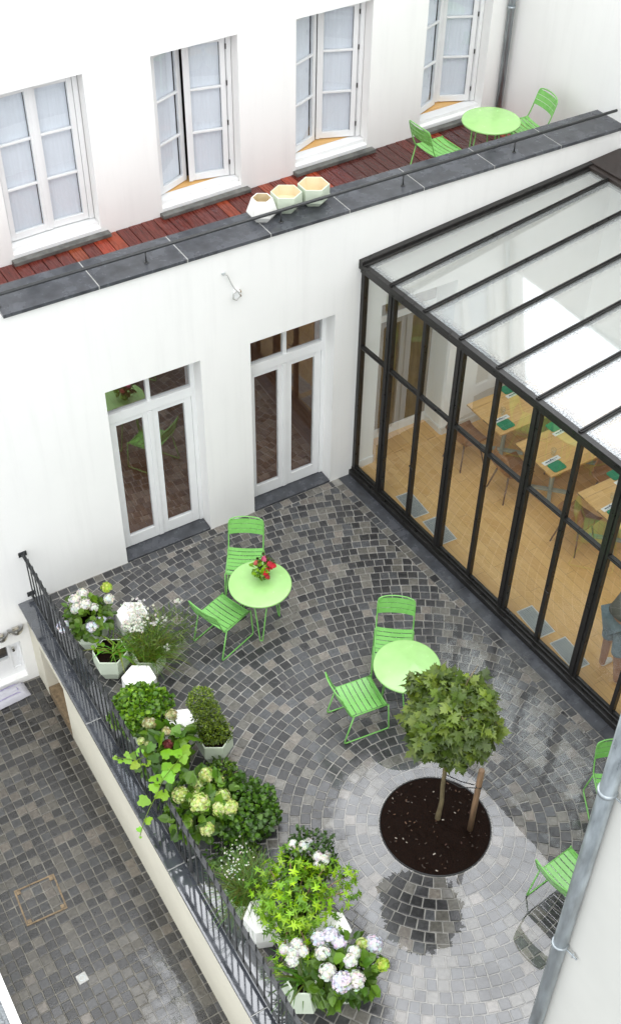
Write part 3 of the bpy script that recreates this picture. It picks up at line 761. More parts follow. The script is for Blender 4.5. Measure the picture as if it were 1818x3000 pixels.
# folded cloth by the basement window
t = thing('laundry_bag', 'white cloth bag with violet stripes lying below the basement window', 'bag', (-5.28, -.15, LOW + .003), R(4))
mb = MB(); vs = []; fs = []; n = 14
for i in range(n + 1):
    for j in range(n + 1):
        u, v = i / n * 2 - 1, j / n * 2 - 1
        e = (1 - abs(u) ** 4) * (1 - abs(v) ** 4)
        vs.append((u * .30, v * .12, .01 + .10 * e ** .5 + .012 * noise.noise(Vector((u * 3, v * 3, 2)))))
for i in range(n):
    for j in range(n):
        q = i * (n + 1) + j; fs.append((q, q + n + 1, q + n + 2, q + 1))
mb.add(vs, fs, smooth=True).build('bag_body', M['cloth'], t)
mb = MB()
for y in (-.07, .075): mb.tube([(-.28, y, .055), (-.15, y, .108), (0, y, .114), (.15, y, .108), (.27, y, .06)], .006, 5)
mb.tube([(.17, -.10, .065), (.175, 0, .114), (.17, .10, .065)], .006, 5)
mb.build('stripe', M['violet'], t)

# manhole and drain
t = thing('manhole_cover', 'cobble filled manhole cover with a rusty square frame in the passage', 'manhole cover', (-5.93, -2.96, LOW + .002), R(-3))
mb = MB()
for s in (-1, 1):
    mb.box(-.235, .235, s * .225 - .009, s * .225 + .009, -.01, .006).box(s * .226 - .009, s * .226 + .009, -.216, .216, -.01, .006)
for s in (-1, 1):
    for q in (-1, 1): mb.box(s * .19 - .022, s * .19 + .022, q * .19 - .022, q * .19 + .022, -.009, .007)
mb.build('frame', M['terracotta'], t)
t = thing('drain_cover', 'small square pale drain cover set in the passage cobbles', 'drain cover', (-5.885, -4.023, LOW + .002), R(3))
MB().box(-.055, .055, -.055, .055, -.01, .006).build('plate', M['mortar'], t, bevel=.006)
MB().lathe([(.026, .0062), (.026, .0085), (.036, .0085), (.036, .0062)], (0, 0, 0), 24).build('ring', M['gridsteel'], t)

# ------------------------------------------------------------------ garden furniture
def arc(p, n=5):
    return p
def rounded(pts, rad=.03, n=4):
    out = []; P = [Vector(p) for p in pts]
    for i, p in enumerate(P):
        if i in (0, len(P) - 1): out.append(p); continue
        a = (P[i - 1] - p); b = (P[i + 1] - p); q = min(rad, a.length * .45, b.length * .45)
        a = p + a.normalized() * q; b = p + b.normalized() * q
        for k in range(n + 1):
            t = k / n; out.append((1 - t) ** 2 * a + 2 * t * (1 - t) * p + t * t * b)
    return out
def make_chair(label, group, mgreen):
    t = thing('garden_chair', label, 'chair', (0, 0, 0), 0, group)
    mb = MB(); n = 8
    for k in range(7):                                   # seat slats, dished across
        y0 = -.215 + k * .0635; y1 = y0 + .0535; vs = []
        for i in range(n + 1):
            x = -.205 + .41 * i / n; sag = -.014 * (1 - (x / .205) ** 2)
            dz = .006 * abs(k - 3) / 3 - (.012 if k == 6 else 0)
            za = .448 + sag + dz; zb = za - (.010 if k == 6 else 0)
            vs += [(x, y0, za), (x, y1, zb), (x, y1, zb - .004), (x, y0, za - .004)]
        fs = []
        for i in range(n):
            for q in range(4):
                fs.append((i * 4 + q, i * 4 + (q + 1) % 4, (i + 1) * 4 + (q + 1) % 4, (i + 1) * 4 + q))
        fs += [(0, 3, 2, 1), (n * 4, n * 4 + 1, n * 4 + 2, n * 4 + 3)]
        mb.add(vs, fs)
    mb.build('seat', mgreen, t)
    mb = MB()
    for k in range(3):
        z0 = .612 + k * .064; z1 = z0 + .057; vs = []
        for i in range(n + 1):
            x = -.205 + .41 * i / n; bow = -.028 * (1 - (x / .205) ** 2)
            ya = -.235 - .115 * (z0 - .45) / .36 + bow; yb = -.235 - .115 * (z1 - .45) / .36 + bow
            vs += [(x, ya, z0), (x, yb, z1), (x, yb - .004, z1), (x, ya - .004, z0)]
        fs = []
        for i in range(n):
            for q in range(4):
                fs.append((i * 4 + q, i * 4 + (q + 1) % 4, (i + 1) * 4 + (q + 1) % 4, (i + 1) * 4 + q))
        fs += [(0, 3, 2, 1), (n * 4, n * 4 + 1, n * 4 + 2, n * 4 + 3)]
        mb.add(vs, fs)
    mb.build('backrest', mgreen, t)
    yb = lambda z: -.235 - .115 * (z - .45) / .36
    hoop = [(-.213, .225, .437), (-.213, -.215, .437), (-.213, yb(.55), .55), (-.213, yb(.74), .74), (-.205, yb(.80), .805), (-.12, yb(.82) - .020, .824), (0, yb(.83) - .026, .830), (.12, yb(.82) - .020, .824), (.205, yb(.80), .805), (.213, yb(.74), .74), (.213, yb(.55), .55), (.213, -.215, .437), (.213, .225, .437)]
    MB().tube(rounded(hoop, .035), .0085, 8).tube([(-.213, .205, .432), (.213, .205, .432)], .0075, 6).tube([(-.213, -.19, .432), (.213, -.19, .432)], .0075, 6).build('frame', mgreen, t)
    for s in (-1, 1):
        MB().tube(rounded([(s * .222, -.195, .437), (s * .228, -.300, .0095), (s * .228, .250, .0095), (s * .222, .222, .437)], .035), .0085, 8).build('sled_leg', mgreen, t)
    return t
def place(src, label, x, y, rz, z=0, first=[True]):
    o = copy_tree(src) if src['used'] else src
    src['used'] = 1
    if o is not src and 'used' in o: del o['used']
    o.location = (x, y, z); o.rotation_euler = (0, 0, rz); o['label'] = label
    return o
def face(dx, dy): return math.atan2(dy, dx) - math.pi / 2     # local +Y -> (dx,dy)
ch = make_chair('green slatted metal chair', 'green slatted garden chairs', M['green']); ch['used'] = 0
place(ch, 'green slatted chair behind the rose bouquet table, nearest the white doors', -2.262, -1.10, face(-.542, -.84))
place(ch, 'green slatted chair left of the rose bouquet table, its back to the planters', -2.875, -1.705, face(.45, .16))
place(ch, 'green slatted chair behind the wet bare table next to the round tree', -1.42, -3.09, face(-.59, -.80))
place(ch, 'green slatted chair left of the bare table by the tree', -2.145, -3.53, face(.445, -.055))
place(ch, 'upper of the two green chairs cut off by the grey pipe', -.54, -5.88, face(-.50, -.86))
place(ch, 'lower of the two green chairs cut off by the grey pipe, beside the puddle', -1.555, -6.355, face(.99, .10))
place(ch, 'chair right of the table on the roof terrace, its back to the wall', 3.10, 1.03, face(-.98, .12), ZD)
place(ch, 'chair left of the table on the roof terrace, seen from behind', 1.84, 1.10, face(.98, .03), ZD)
del ch['used']

def make_table(label, group):
    t = thing('bistro_table', label, 'table', (0, 0, 0), 0, group)
    MB().lathe([(0, .722), (.352, .722), (.362, .712), (.368, .714), (.370, .726), (.366, .738), (.355, .741), (0, .742)], n=72).build('table_top', M['greentop'], t)
    MB().lathe([(.13, .69), (.145, .69), (.145, .721), (.13, .721), (.13, .69)], n=32).build('under_ring', M['green'], t)
    for k in range(3):
        a = R(-118 + 120 * k); c, s = math.cos(a), math.sin(a)
        W = lambda rr, tt, z: (rr * c - tt * s, rr * s + tt * c, z)
        MB().tube(rounded([W(.20, -.085, .722), W(.255, -.016, .02), W(.258, -.012, .0085), W(.258, .012, .0085), W(.255, .016, .02), W(.20, .085, .722)], .02), .0082, 8).build('hairpin_leg', M['green'], t)
    return t
tb = make_table('round green table with a bouquet of red and pink roses on it', 'round green garden tables'); tb['used'] = 0
place(tb, 'round green table with a bouquet of red and pink roses on it', -2.41, -1.752, 0)
place(tb, 'bare wet round green table partly hidden by the crown of the small tree', -1.625, -3.62, R(3))
place(tb, 'round green table at the right edge, almost wholly hidden by the grey pipe', -.90, -6.42, R(20))
place(tb, 'light green round table on the roof terrace', 2.46, .90, R(40), ZD)
del tb['used']

# ------------------------------------------------------------------ foliage helpers
UPV = Vector((0, 0, 1))
def frame(d, n):
    d = d.normalized(); s = d.cross(n)
    if s.length < 1e-4: s = d.cross(Vector((.3, .8, .1)))
    s.normalize(); return d, s, s.cross(d)
MAPLE = [(0, .03), (-.06, .22), (-.16, .36), (.06, .28), (.10, .42), (.32, .72), (.31, .42), (.36, .19), (.55, .40), (.60, .24), (.72, .26), (.72, .11), (1.0, 0)]
IVY = [(0, .10), (-.12, .30), (.08, .52), (.30, .48), (.45, .56), (.62, .34), (.82, .26), (1.0, 0)]
FINE = [(0, .02), (.12, .08), (-.02, .42), (.10, .46), (.26, .12), (.30, .55), (.42, .50), (.44, .10), (.72, .07), (1.0, 0)]
def leaf(mb, p, d, n, Ln, W, kind, col):
    d, s, n = frame(d, n)
    if kind == 'oval':
        q = [(0, 0, 0), (.30, .5, .05), (.68, .40, .03), (1, 0, -.12), (.68, -.40, .03), (.30, -.5, .05), (.33, 0, -.03), (.70, 0, -.05)]
        mb.add([p + d * (a * Ln) + s * (b * W) + n * (c * Ln) for a, b, c in q], [(0, 6, 1), (1, 6, 7, 2), (2, 7, 3), (0, 5, 6), (5, 4, 7, 6), (4, 3, 7)], col)
    elif kind in ('maple', 'ivy', 'fine'):
        h = {'maple': MAPLE, 'ivy': IVY, 'fine': FINE}[kind]
        pts = [(a, b) for a, b in h] + [(a, -b) for a, b in reversed(h[:-1])]
        vs = [p + d * (a * Ln) + s * (b * W) + n * (-.28 * b * b * W - .16 * a * a * Ln) for a, b in pts]
        k = len(vs); c = p + d * (.25 * Ln)
        mb.add(vs + [c], [(i, (i + 1) % k, k) for i in range(k)], col)
    elif kind == 'needle':
        mb.add([p - s * W / 2, p + s * W / 2, p + d * Ln], [(0, 1, 2)], col)
def blade(mb, p, d, droop, Ln, W, col, seg=6):
    d = d.normalized(); s = d.cross(UPV)
    if s.length < 1e-3: s = Vector((1, 0, 0))
    s.normalize(); vs = []; q = p.copy(); dd = d.copy()
    for i in range(seg + 1):
        t = i / seg; w = W * (1 - t ** 2.2) * (.55 + .9 * min(t * 3, 1) * .5)
        vs += [q - s * w / 2, q + s * w / 2]
        dd = (dd + Vector((0, 0, -droop / seg))).normalized(); q = q + dd * (Ln / seg)
    mb.add(vs, [(2 * i, 2 * i + 1, 2 * i + 3, 2 * i + 2) for i in range(seg)], col)
def rv(r):
    while True:
        v = Vector((r.uniform(-1, 1), r.uniform(-1, 1), r.uniform(-1, 1)))
        if .05 < v.length < 1: return v.normalized()
def canopy(mb, c, rad, n, kind, Ln, W, cols, r, shell=.55, droop=.35, lump=.22, flo=-1.0, upn=.6):
    c = Vector(c)
    seed = r.uniform(0, 50)
    for _ in range(n):
        for _t in range(30):
            u = rv(r)
            if u.z >= flo: break
        lm = 1 + lump * noise.noise(u * 2.3 + Vector((seed, 0, 0))) * 1.8
        q = (shell + (1 - shell) * r.random() ** .6) if r.random() < .8 else r.uniform(.2, 1)
        p = c + Vector((u.x * rad[0], u.y * rad[1], u.z * rad[2])) * (q * lm)
        d = (u * .8 + rv(r) * .8 + Vector((0, 0, -droop))).normalized()
        nn = (u * .7 + UPV * upn + rv(r) * .45).normalized()
        k = r.uniform(.7, 1.3)
        cl = r.choice(cols); dk = (.45 + .55 * max(0, (q - .2) / .8)) * (.75 + .35 * max(0, u.z)) * r.uniform(.75, 1.3)  # canopy shade painted into the tint: darker inside, lighter on top
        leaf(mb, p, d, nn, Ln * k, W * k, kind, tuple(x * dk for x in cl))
def mophead(mb, c, rad, r, cols, n=None, flat=.8, ps=.016):
    c = Vector(c); n = n or int(95 * (rad / .075) ** 2)
    if rad > .02:
        core = tuple(x * .80 for x in cols[0]); nu, nv = 8, 5; vs = []; fs = []
        for i in range(nv + 1):
            for k in range(nu):
                ph = math.pi * (.02 + .72 * i / nv); th = 2 * math.pi * k / nu
                vs.append(c + Vector((math.sin(ph) * math.cos(th), math.sin(ph) * math.sin(th), math.cos(ph) * flat)) * rad * .86)
        for i in range(nv):
            for k in range(nu): fs.append((i * nu + k, (i + 1) * nu + k, (i + 1) * nu + (k + 1) % nu, i * nu + (k + 1) % nu))
        mb.add(vs, fs, core, True)
    for _ in range(n):
        u = rv(r)
        if u.z < -.35: u.z = -u.z
        p = c + Vector((u.x, u.y, u.z * flat)) * rad * r.uniform(.86, 1.05)
        _, s, m = frame((u + rv(r) * .25), Vector((r.uniform(-1, 1), r.uniform(-1, 1), .3)))
        cl = tuple(x * r.uniform(.82, 1.08) for x in r.choice(cols)); w = ps * r.uniform(.8, 1.25)
        n_ = u
        for k in range(4):
            a = k * math.pi / 2
            e1 = s * math.cos(a) + m * math.sin(a); e2 = s * math.cos(a + .78) + m * math.sin(a + .78); e3 = s * math.cos(a - .78) + m * math.sin(a - .78)
            mb.add([p, p + e3 * w * .75 + n_ * .002, p + e1 * w * 1.15, p + e2 * w * .75 + n_ * .002], [(0, 1, 2, 3)], cl)

# pots: faceted six-sided shells
def pot(parent, rt_, rm_, rb_, h, zm, m, rot=R(-30.6), wall=.014, soil=True, closed=False, sx=1.0, inner=None):
    mb = MB()
    def ring(rad, z, tw=0): return [(sx * rad * math.cos(rot + math.pi / 3 * k + tw), rad * math.sin(rot + math.pi / 3 * k + tw), z) for k in range(6)]
    def loft(rings):
        vs = sum(rings, []); fs = []
        for i in range(len(rings) - 1):
            for k in range(6):
                l = (k + 1) % 6; fs.append((i * 6 + k, i * 6 + l, (i + 1) * 6 + l, (i + 1) * 6 + k))
        return vs, fs
    if closed:
        vs, fs = loft([ring(rb_, .0), ring(rm_, zm), ring(rt_, h)]); fs += [(12, 13, 14, 15, 16, 17), (5, 4, 3, 2, 1, 0)]
        mb.add(vs, fs)
        return mb.build('body', m, parent, bevel=.004)
    vs, fs = loft([ring(rb_, 0), ring(rm_, zm), ring(rt_, h), ring(rt_ - wall, h)])
    fs += [(5, 4, 3, 2, 1, 0)]
    mb.add(vs, fs)
    o = mb.build('pot', m, parent, bevel=.003)
    if inner:
        vs, fs = loft([ring(rt_ - wall, h), ring(rm_ - wall * 1.2, zm), ring(rb_ - wall, .02)])
        fs += [(12, 13, 14, 15, 16, 17)]
        MB().add(vs, fs).build('pot_inside', inner, o)
    else:
        vs, fs = loft([ring(rt_ - wall, h), ring(rt_ - wall - .002, h - .05)])
        fs += [(6, 7, 8, 9, 10, 11)]
        MB().add(vs, fs).build('soil', M['soil'], o)
    return o

# empty pots on the coping
for (x, y, rt_, rm_, rb_, h, zm, m, lab) in [
    (-1.165, .305, .118, .178, .115, .25, .08, M['potw'], 'white faceted pot on the terrace coping, narrow mouthed, left of the three'),
    (-.845, .325, .178, .180, .105, .225, .10, M['pot'], 'cream wide mouthed faceted pot on the terrace coping, middle of the three'),
    (-.490, .325, .182, .184, .125, .225, .065, M['pot'], 'cream wide mouthed faceted pot on the terrace coping, right of the three')]:
    t = thing('faceted_pot', lab, 'pot', (x, y, ZC + .001), 0, 'empty faceted pots on the terrace coping')
    pot(t, rt_, rm_, rb_, h, zm, m, inner=M['potin'])

def stool(x, y, lab, rt_=.20, h=.43, rot=R(-30.6)):
    t = thing('faceted_stool', lab, 'stool', (x, y, 0), 0, 'white six-sided stools among the planters')
    pot(t, rt_, rt_ * 1.03, rt_ * .72, h, h * .55, M['potw'], rot=rot, closed=True)
stool(-3.80, -1.16, 'white hexagonal stool nearest the left double door, behind wispy white flowers', .195, .43)
stool(-4.13, -2.06, 'white hexagonal stool between the open pot of strap leaves and the bright green bush', .195, .43)
stool(-4.005, -2.83, 'white hexagonal stool touching the clipped box bush', .19, .43, R(-22))
stool(-4.32, -5.20, 'white hexagonal stool half hidden under the left side of the lime green maple', .19, .42, R(-20))
stool(-3.845, -5.64, 'white hexagonal stool right of the lime green maple', .20, .43, R(-36))

G1 = [(1, 1, 1), (1.2, 1.1, .8), (.8, .9, .8), (1.4, 1.25, .9)]
r = random.Random(21)
def planter(name, lab, x, y, rt_=.19, h=.36, rm_=None, rb_=None, grp='planters along the railing', m=None, rot=R(-30.6), zm=None):
    t = thing(name, lab, 'plant', (x, y, 0.001), 0, grp)
    pot(t, rt_, rm_ or rt_ * 1.02, rb_ or rt_ * .68, h, zm or h * .45, m or M['pot'], rot=rot)
    return t
LIL = [(.92, .92, 1.0), (.98, .97, 1.02), (.88, .88, 1.0)]; WHT = [(1, 1, .98), (1.02, 1, .92), (.92, .98, .85)]
LIME = [(.62, .80, .12), (.75, .88, .22), (.50, .70, .08)]; CRM = [(.78, .86, .36), (.66, .80, .24), (.88, .92, .50), (.52, .70, .15)]

# hydrangea by the wall (white and lilac)
t = planter('potted_hydrangea', 'potted white and lilac hydrangea at the far end of the row by the facade', -4.27, -.98, .20, .38)
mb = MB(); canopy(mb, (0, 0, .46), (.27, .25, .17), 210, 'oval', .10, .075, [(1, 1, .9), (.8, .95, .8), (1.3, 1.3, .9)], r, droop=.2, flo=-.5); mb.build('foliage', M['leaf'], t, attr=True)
for (dx, dy, z, rad, cols) in [(-.06, .19, .60, .075, WHT), (.05, .22, .62, .07, WHT), (-.10, .06, .60, .07, WHT), (.0, .02, .66, .07, WHT), (.08, -.03, .60, .055, WHT), (-.30, -.02, .48, .085, LIL), (-.02, -.20, .50, .085, LIL), (.10, -.16, .50, .06, LIL), (.30, .06, .54, .065, WHT), (.34, .20, .58, .07, LIME)]:
    mb = MB(); mophead(mb, (dx, dy, z), rad, r, cols); mb.build('flower_head', M['petal'], t, attr=True)

# open pot with strap leaves
t = planter('potted_iris', 'open white pot showing dark soil with a few strap leaves', -4.235, -1.50, .205, .36, m=M['pot'])
mb = MB()
for _ in range(26):
    a = r.uniform(0, 6.28); el = r.uniform(.3, 1.2)
    d = Vector((math.cos(a) * .8 + .35, math.sin(a) * .8, el)); blade(mb, Vector((.06 + r.uniform(-.06, .06), r.uniform(-.05, .05), .32)), d, r.uniform(.5, 1.6), r.uniform(.25, .50), r.uniform(.016, .03), tuple(q * r.uniform(.8, 1.7) for q in (1.1, 1.25, .7)))
for _ in range(3): blade(mb, Vector((.06, 0, .33)), Vector((.5, -1.1, .55)), 1.6, r.uniform(.45, .6), .035, (1.5, 1.6, .7))
canopy(mb, (-.10, .12, .38), (.05, .05, .03), 14, 'oval', .06, .05, [(2, 2.2, .6)], r)
mb.build('foliage', M['leaf'], t, attr=True)

# wispy grass with white umbels
t = planter('potted_grass', 'feathery grass with sprays of tiny white flowers beside the open pot', -3.86, -1.72, .19, .34)
mb = MB()
for _ in range(780):
    a = r.uniform(0, 6.28); q = r.random() ** .5
    d = Vector((math.cos(a) * q + .38, math.sin(a) * q + .12, r.uniform(.5, 1.2)))
    blade(mb, Vector((r.uniform(-.12, .12), r.uniform(-.12, .12), .30)), d, r.uniform(.4, 1.5), r.uniform(.22, .58), r.uniform(.004, .008), tuple(x * r.uniform(.6, 1.5) for x in (1.1, .95, .8)), 4)
canopy(mb, (.22, .10, .50), (.42, .30, .18), 1100, 'needle', .065, .010, [(1, .9, .7), (.8, .8, .6), (1.4, 1.15, .7)], r, droop=.1)
mb.build('foliage', M['leaf'], t, attr=True)
for (dx, dy, z, n, sp) in [(.05, .42, .66, 70, .10), (-.08, .28, .60, 60, .08), (-.02, .18, .62, 46, .07), (.10, .30, .62, 40, .08), (.17, -.14, .44, 16, .035), (.55, .32, .60, 14, .04), (.24, .16, .58, 18, .07)]:
    mb = MB()
    for _ in range(n):
        p = Vector((dx + r.gauss(0, sp * .6), dy + r.gauss(0, sp * .6), z + r.gauss(0, .02)))
        mophead(mb, p, .009, r, WHT, 5, ps=.011)
    mb.build('flower_spray', M['petal'], t, attr=True)
mb = MB()
for (dx, dy, z) in [(.05, .42, .66), (.17, -.14, .44), (.55, .32, .60), (-.1, .3, .6), (.24, .16, .58)]: mb.tube([(0, 0, .3), (dx * .5, dy * .5, .3 + (z - .3) * .7), (dx, dy, z)], .003, 5, col=(.9, 1.1, .5))
mb.build('stem', M['leaf'], t, attr=True)

# bright green bush
t = planter('potted_bush', 'low mound of small bright green glossy leaves in a pale pot', -4.35, -2.52, .19, .34)
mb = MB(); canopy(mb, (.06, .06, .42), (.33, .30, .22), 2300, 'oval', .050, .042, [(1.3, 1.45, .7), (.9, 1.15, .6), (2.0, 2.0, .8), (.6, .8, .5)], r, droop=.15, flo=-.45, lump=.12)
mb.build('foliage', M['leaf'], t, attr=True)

# box bush, two leaning lobes
t = planter('potted_box', 'tall clipped box bush leaning out of a white pot', -3.745, -3.12, .195, .36)
mb = MB()
for c, q, n in [((-.01, .02, .46), (.17, .17, .17), 1500), ((-.04, .06, .68), (.15, .15, .18), 1500), ((-.08, .10, .90), (.14, .14, .16), 1400), ((.06, -.02, .40), (.14, .14, .08), 600)]:
    canopy(mb, c, q, n, 'oval', .022, .014, [(1.5, 1.2, .6), (1.0, .9, .5), (2.1, 1.6, .7), (.6, .6, .4)], r, droop=-.1, lump=.12, shell=.75)
mb.build('foliage', M['leaf'], t, attr=True)

# oakleaf plant with trailing vine
t = planter('potted_climber', 'broad leaved climber with faded cream flowers trailing a vine over the railing', -4.33, -3.10, .18, .34)
mb = MB(); canopy(mb, (.02, -.02, .52), (.32, .28, .22), 120, 'ivy', .135, .11, [(1.0, 1.2, .8), (.7, .95, .6), (1.5, 1.6, .8), (1.2, 1.35, 1.0)], r, droop=.3)
stems = []
O = Vector((-4.33, -3.10, .001))
vine = [Vector(p) - O for p in [(-4.31, -3.25, .62), (-4.30, -3.53, .89), (-4.46, -3.62, .92), (-4.60, -3.70, .93), (-4.70, -3.80, .91), (-4.84, -3.90, .88), (-4.95, -4.00, .86), (-5.03, -4.09, .83)]]
vine2 = [Vector(p) - O for p in [(-4.42, -3.15, .58), (-4.58, -3.30, .82), (-4.70, -3.32, .86), (-4.80, -3.24, .86), (-4.87, -3.16, .83)]]
for v in (vine, vine2): mb.tube(v, .004, 5, col=(1.3, 1.1, .6))
for (x, y, z, sc) in [(-4.298, -3.557, .88, .10), (-4.417, -3.609, .90, .13), (-4.514, -3.672, .90, .14), (-4.63, -3.625, .89, .14), (-4.69, -3.70, .87, .11), (-4.66, -3.82, .89, .145), (-4.842, -3.792, .88, .125), (-4.903, -4.0, .87, .085), (-5.01, -4.03, .84, .055), (-5.032, -4.10, .82, .03),
                      (-4.626, -3.383, .84, .10), (-4.633, -3.231, .84, .08), (-4.74, -3.348, .84, .10), (-4.776, -3.27, .85, .085), (-4.843, -3.231, .84, .06), (-4.872, -3.165, .83, .05), (-4.754, -3.193, .84, .06), (-4.30, -3.40, .80, .13), (-4.45, -3.45, .74, .12), (-4.38, -3.30, .72, .13), (-4.20, -3.35, .70, .14)]:
    a = r.uniform(0, 6.28); d = Vector((math.cos(a), math.sin(a), -.15))
    leaf(mb, Vector((x, y, z)) - O - d * sc * .4, d, UPV + rv(r) * .28, sc, sc * .95, 'ivy', tuple(q * r.uniform(.85, 1.2) for q in (1.9, 2.1, .8)))
mb.build('foliage', M['leaf'], t, attr=True)
FAD = [(.62, .66, .30), (.72, .70, .45), (.45, .36, .15)]
for (dx, dy, z, rad, cols) in [(-.02, .27, .64, .075, FAD), (.22, .22, .68, .07, FAD), (-.18, .14, .60, .045, CRM), (-.13, .08, .58, .045, CRM), (.08, .05, .70, .05, FAD), (.02, -.10, .70, .055, [(.16, .03, .03), (.25, .06, .05)])]:
    mb = MB(); mophead(mb, (dx, dy, z), rad, r, cols, ps=.014); mb.build('flower_head', M['petal'], t, attr=True)

# lime hydrangea
t = planter('potted_hydrangea', 'potted hydrangea with large lime cream mopheads in the middle of the row', -4.32, -3.86, .20, .36)
mb = MB(); canopy(mb, (0, 0, .46), (.34, .32, .22), 300, 'oval', .115, .08, [(1, 1.1, .8), (.7, .9, .6), (1.3, 1.4, .8)], r, droop=.25, flo=-.6); mb.build('foliage', M['leaf'], t, attr=True)
for (dx, dy, z, rad) in [(.20, .17, .62, .085), (-.13, .10, .62, .09), (-.02, -.10, .66, .11), (.24, -.10, .58, .075), (.06, .13, .60, .07), (.13, -.22, .60, .075), (.24, -.25, .58, .085), (-.20, -.16, .52, .065), (-.06, -.33, .54, .075), (.30, .09, .56, .05), (.02, .05, .60, .05)]:
    mb = MB(); mophead(mb, (dx, dy, z), rad, r, CRM); mb.build('flower_head', M['petal'], t, attr=True)

# dark ivy mound
t = planter('potted_ivy', 'dark mound of small leaved ivy beside the lime hydrangea', -3.86, -4.02, .19, .32)
mb = MB()
canopy(mb, (-.02, -.02, .28), (.36, .37, .24), 2000, 'ivy', .042, .04, [(.7, .9, .6), (.5, .7, .5), (1.0, 1.15, .7), (.4, .55, .4)], r, droop=.3, flo=-.9, lump=.15)
canopy(mb, (-.32, -.36, .14), (.26, .22, .14), 420, 'oval', .05, .03, [(.7, .9, .5), (1, 1.15, .6), (.5, .7, .4)], r, flo=-.6)
mb.build('foliage', M['leaf'], t, attr=True)

t = thing('shrub', 'low dark green shrub squeezed between the box bush and the lime hydrangea', 'plant', (-3.88, -3.50, .002))
mb = MB(); canopy(mb, (0, 0, .15), (.21, .19, .15), 420, 'oval', .06, .03, [(.8, .85, .5), (.5, .6, .4), (1.2, 1.2, .5)], r, flo=-.7); mb.build('foliage', M['leaf'], t, attr=True)
mb = MB()
for k in range(7): mb.tube([(0, 0, 0), (.08 * math.cos(k), .08 * math.sin(k), .12), (.18 * math.cos(k), .18 * math.sin(k), .2)], .005, 5)
mb.build('stem', M['bark'], t)
# feathery grass
t = planter('potted_fern', 'soft feathery grey green grass spilling from a pale pot near the railing', -4.30, -4.86, .225, .36)
mb = MB()
for _ in range(900):
    a = r.uniform(0, 6.28); q = r.random() ** .5
    d = Vector((math.cos(a) * q, math.sin(a) * q, r.uniform(.4, 1.1)))
    blade(mb, Vector((r.uniform(-.13, .13), r.uniform(-.13, .13), .32)), d, r.uniform(.5, 1.8), r.uniform(.22, .50), r.uniform(.004, .008), tuple(x * r.uniform(.6, 1.5) for x in r.choice([(1.0, .95, .9), (1.1, 1.05, 1.6), (.7, .75, .5)])), 4)
mb.build('foliage', M['leaf'], t, attr=True)
for (dx, dy, z) in [(-.02, .20, .60), (.06, .28, .58), (-.1, .12, .56), (.08, -.38, .5), (.14, -.30, .52)]:
    mb = MB()
    for _ in range(26): mophead(mb, Vector((dx + r.gauss(0, .06), dy + r.gauss(0, .06), z + r.gauss(0, .03))), .006, r, WHT, 3, ps=.006)
    mb.build('flower_spray', M['petal'], t, attr=True)

# white rose
t = planter('potted_rose', 'dark leaved rose bush with clusters of white blooms at the edge of the puddle', -3.70, -4.98, .18, .32)
mb = MB(); canopy(mb, (.04, .04, .50), (.26, .27, .20), 900, 'oval', .045, .033, [(.38, .5, .6), (.28, .38, .4), (.55, .65, .7)], r, droop=.2); mb.build('foliage', M['leaf'], t, attr=True)
for (dx, dy, z, rad) in [(-.069, .164, .64, .05), (.0, .10, .65, .05), (.082, .125, .62, .042), (.066, -.07, .65, .05), (.11, -.118, .64, .05), (.03, -.125, .63, .035), (.17, -.07, .60, .03)]:
    mb = MB(); mophead(mb, (dx, dy, z), rad, r, [(1, 1, .96)], 40, ps=.02); mb.build('flower_head', M['petal'], t, attr=True)

# lime maple
t = planter('potted_maple', 'spreading lime green cut-leaf maple in a white faceted pot', -4.10, -5.36, .21, .36, m=M['potw'])
mb = MB()
LM = [(2.2, 2.4, .5), (2.8, 2.7, .5), (1.6, 1.9, .5), (3.2, 2.8, .6), (1.2, 1.5, .5)]
canopy(mb, (.06, .05, .60), (.37, .36, .22), 640, 'fine', .085, .075, LM, r, droop=.25, lump=.35)
br = []
for (ex, ey, ez, n) in [(.52, .20, .62, 30), (.60, .02, .60, 42), (.55, -.12, .60, 22), (.25, .46, .62, 34), (.0, .44, .66, 26), (-.30, -.32, .45, 30), (-.05, -.40, .5, 26), (.38, .34, .62, 28)]:
    e = Vector((ex, ey, ez)); mb2p = [Vector((0, 0, .36)), Vector((ex * .4, ey * .4, .55)), Vector((ex * .8, ey * .8, ez + .02)), e]
    br.append(mb2p)
    canopy(mb, e, (.10, .09, .06), n, 'fine', .075, .065, LM, r, droop=.3)
mb.build('foliage', M['leaf'], t, attr=True)
mb = MB()
for b in br: mb.tube(b, [.010, .007, .005, .003], 6)
mb.build('branch', M['stake'], t)

# strap leaved agapanthus in front pot and white/lilac hydrangea
t = planter('potted_agapanthus', 'faceted white pot with drooping dark strap leaves, lowest along the railing', -4.33, -5.93, .135, .42, .215, .12, zm=.165)
mb = MB()
for _ in range(52):
    a = r.uniform(0, 6.28)
    d = Vector((math.cos(a), math.sin(a), r.uniform(.5, 1.5))); blade(mb, Vector((.04 + r.uniform(-.05, .05), .03 + r.uniform(-.05, .05), .38)), d, r.uniform(1.0, 2.2), r.uniform(.28, .50), r.uniform(.016, .03), tuple(q * r.uniform(.6, 1.2) for q in (.7, .9, .5)))
mb.tube([(.05, .03, .40), (.04, .1, .55), (.02, .16, .66)], .005, 5, col=(1, 1.2, .5))
mb.build('foliage', M['leaf'], t, attr=True)
for (dx, dy, z, rad) in [(.075, .227, .66, .055), (.084, .14, .66, .055), (.007, .173, .66, .055), (-.039, .114, .66, .06), (-.04, .25, .64, .045)]:
    mb = MB(); mophead(mb, (dx, dy, z), rad, r, WHT, 70, ps=.013); mb.build('flower_head', M['petal'], t, attr=True)
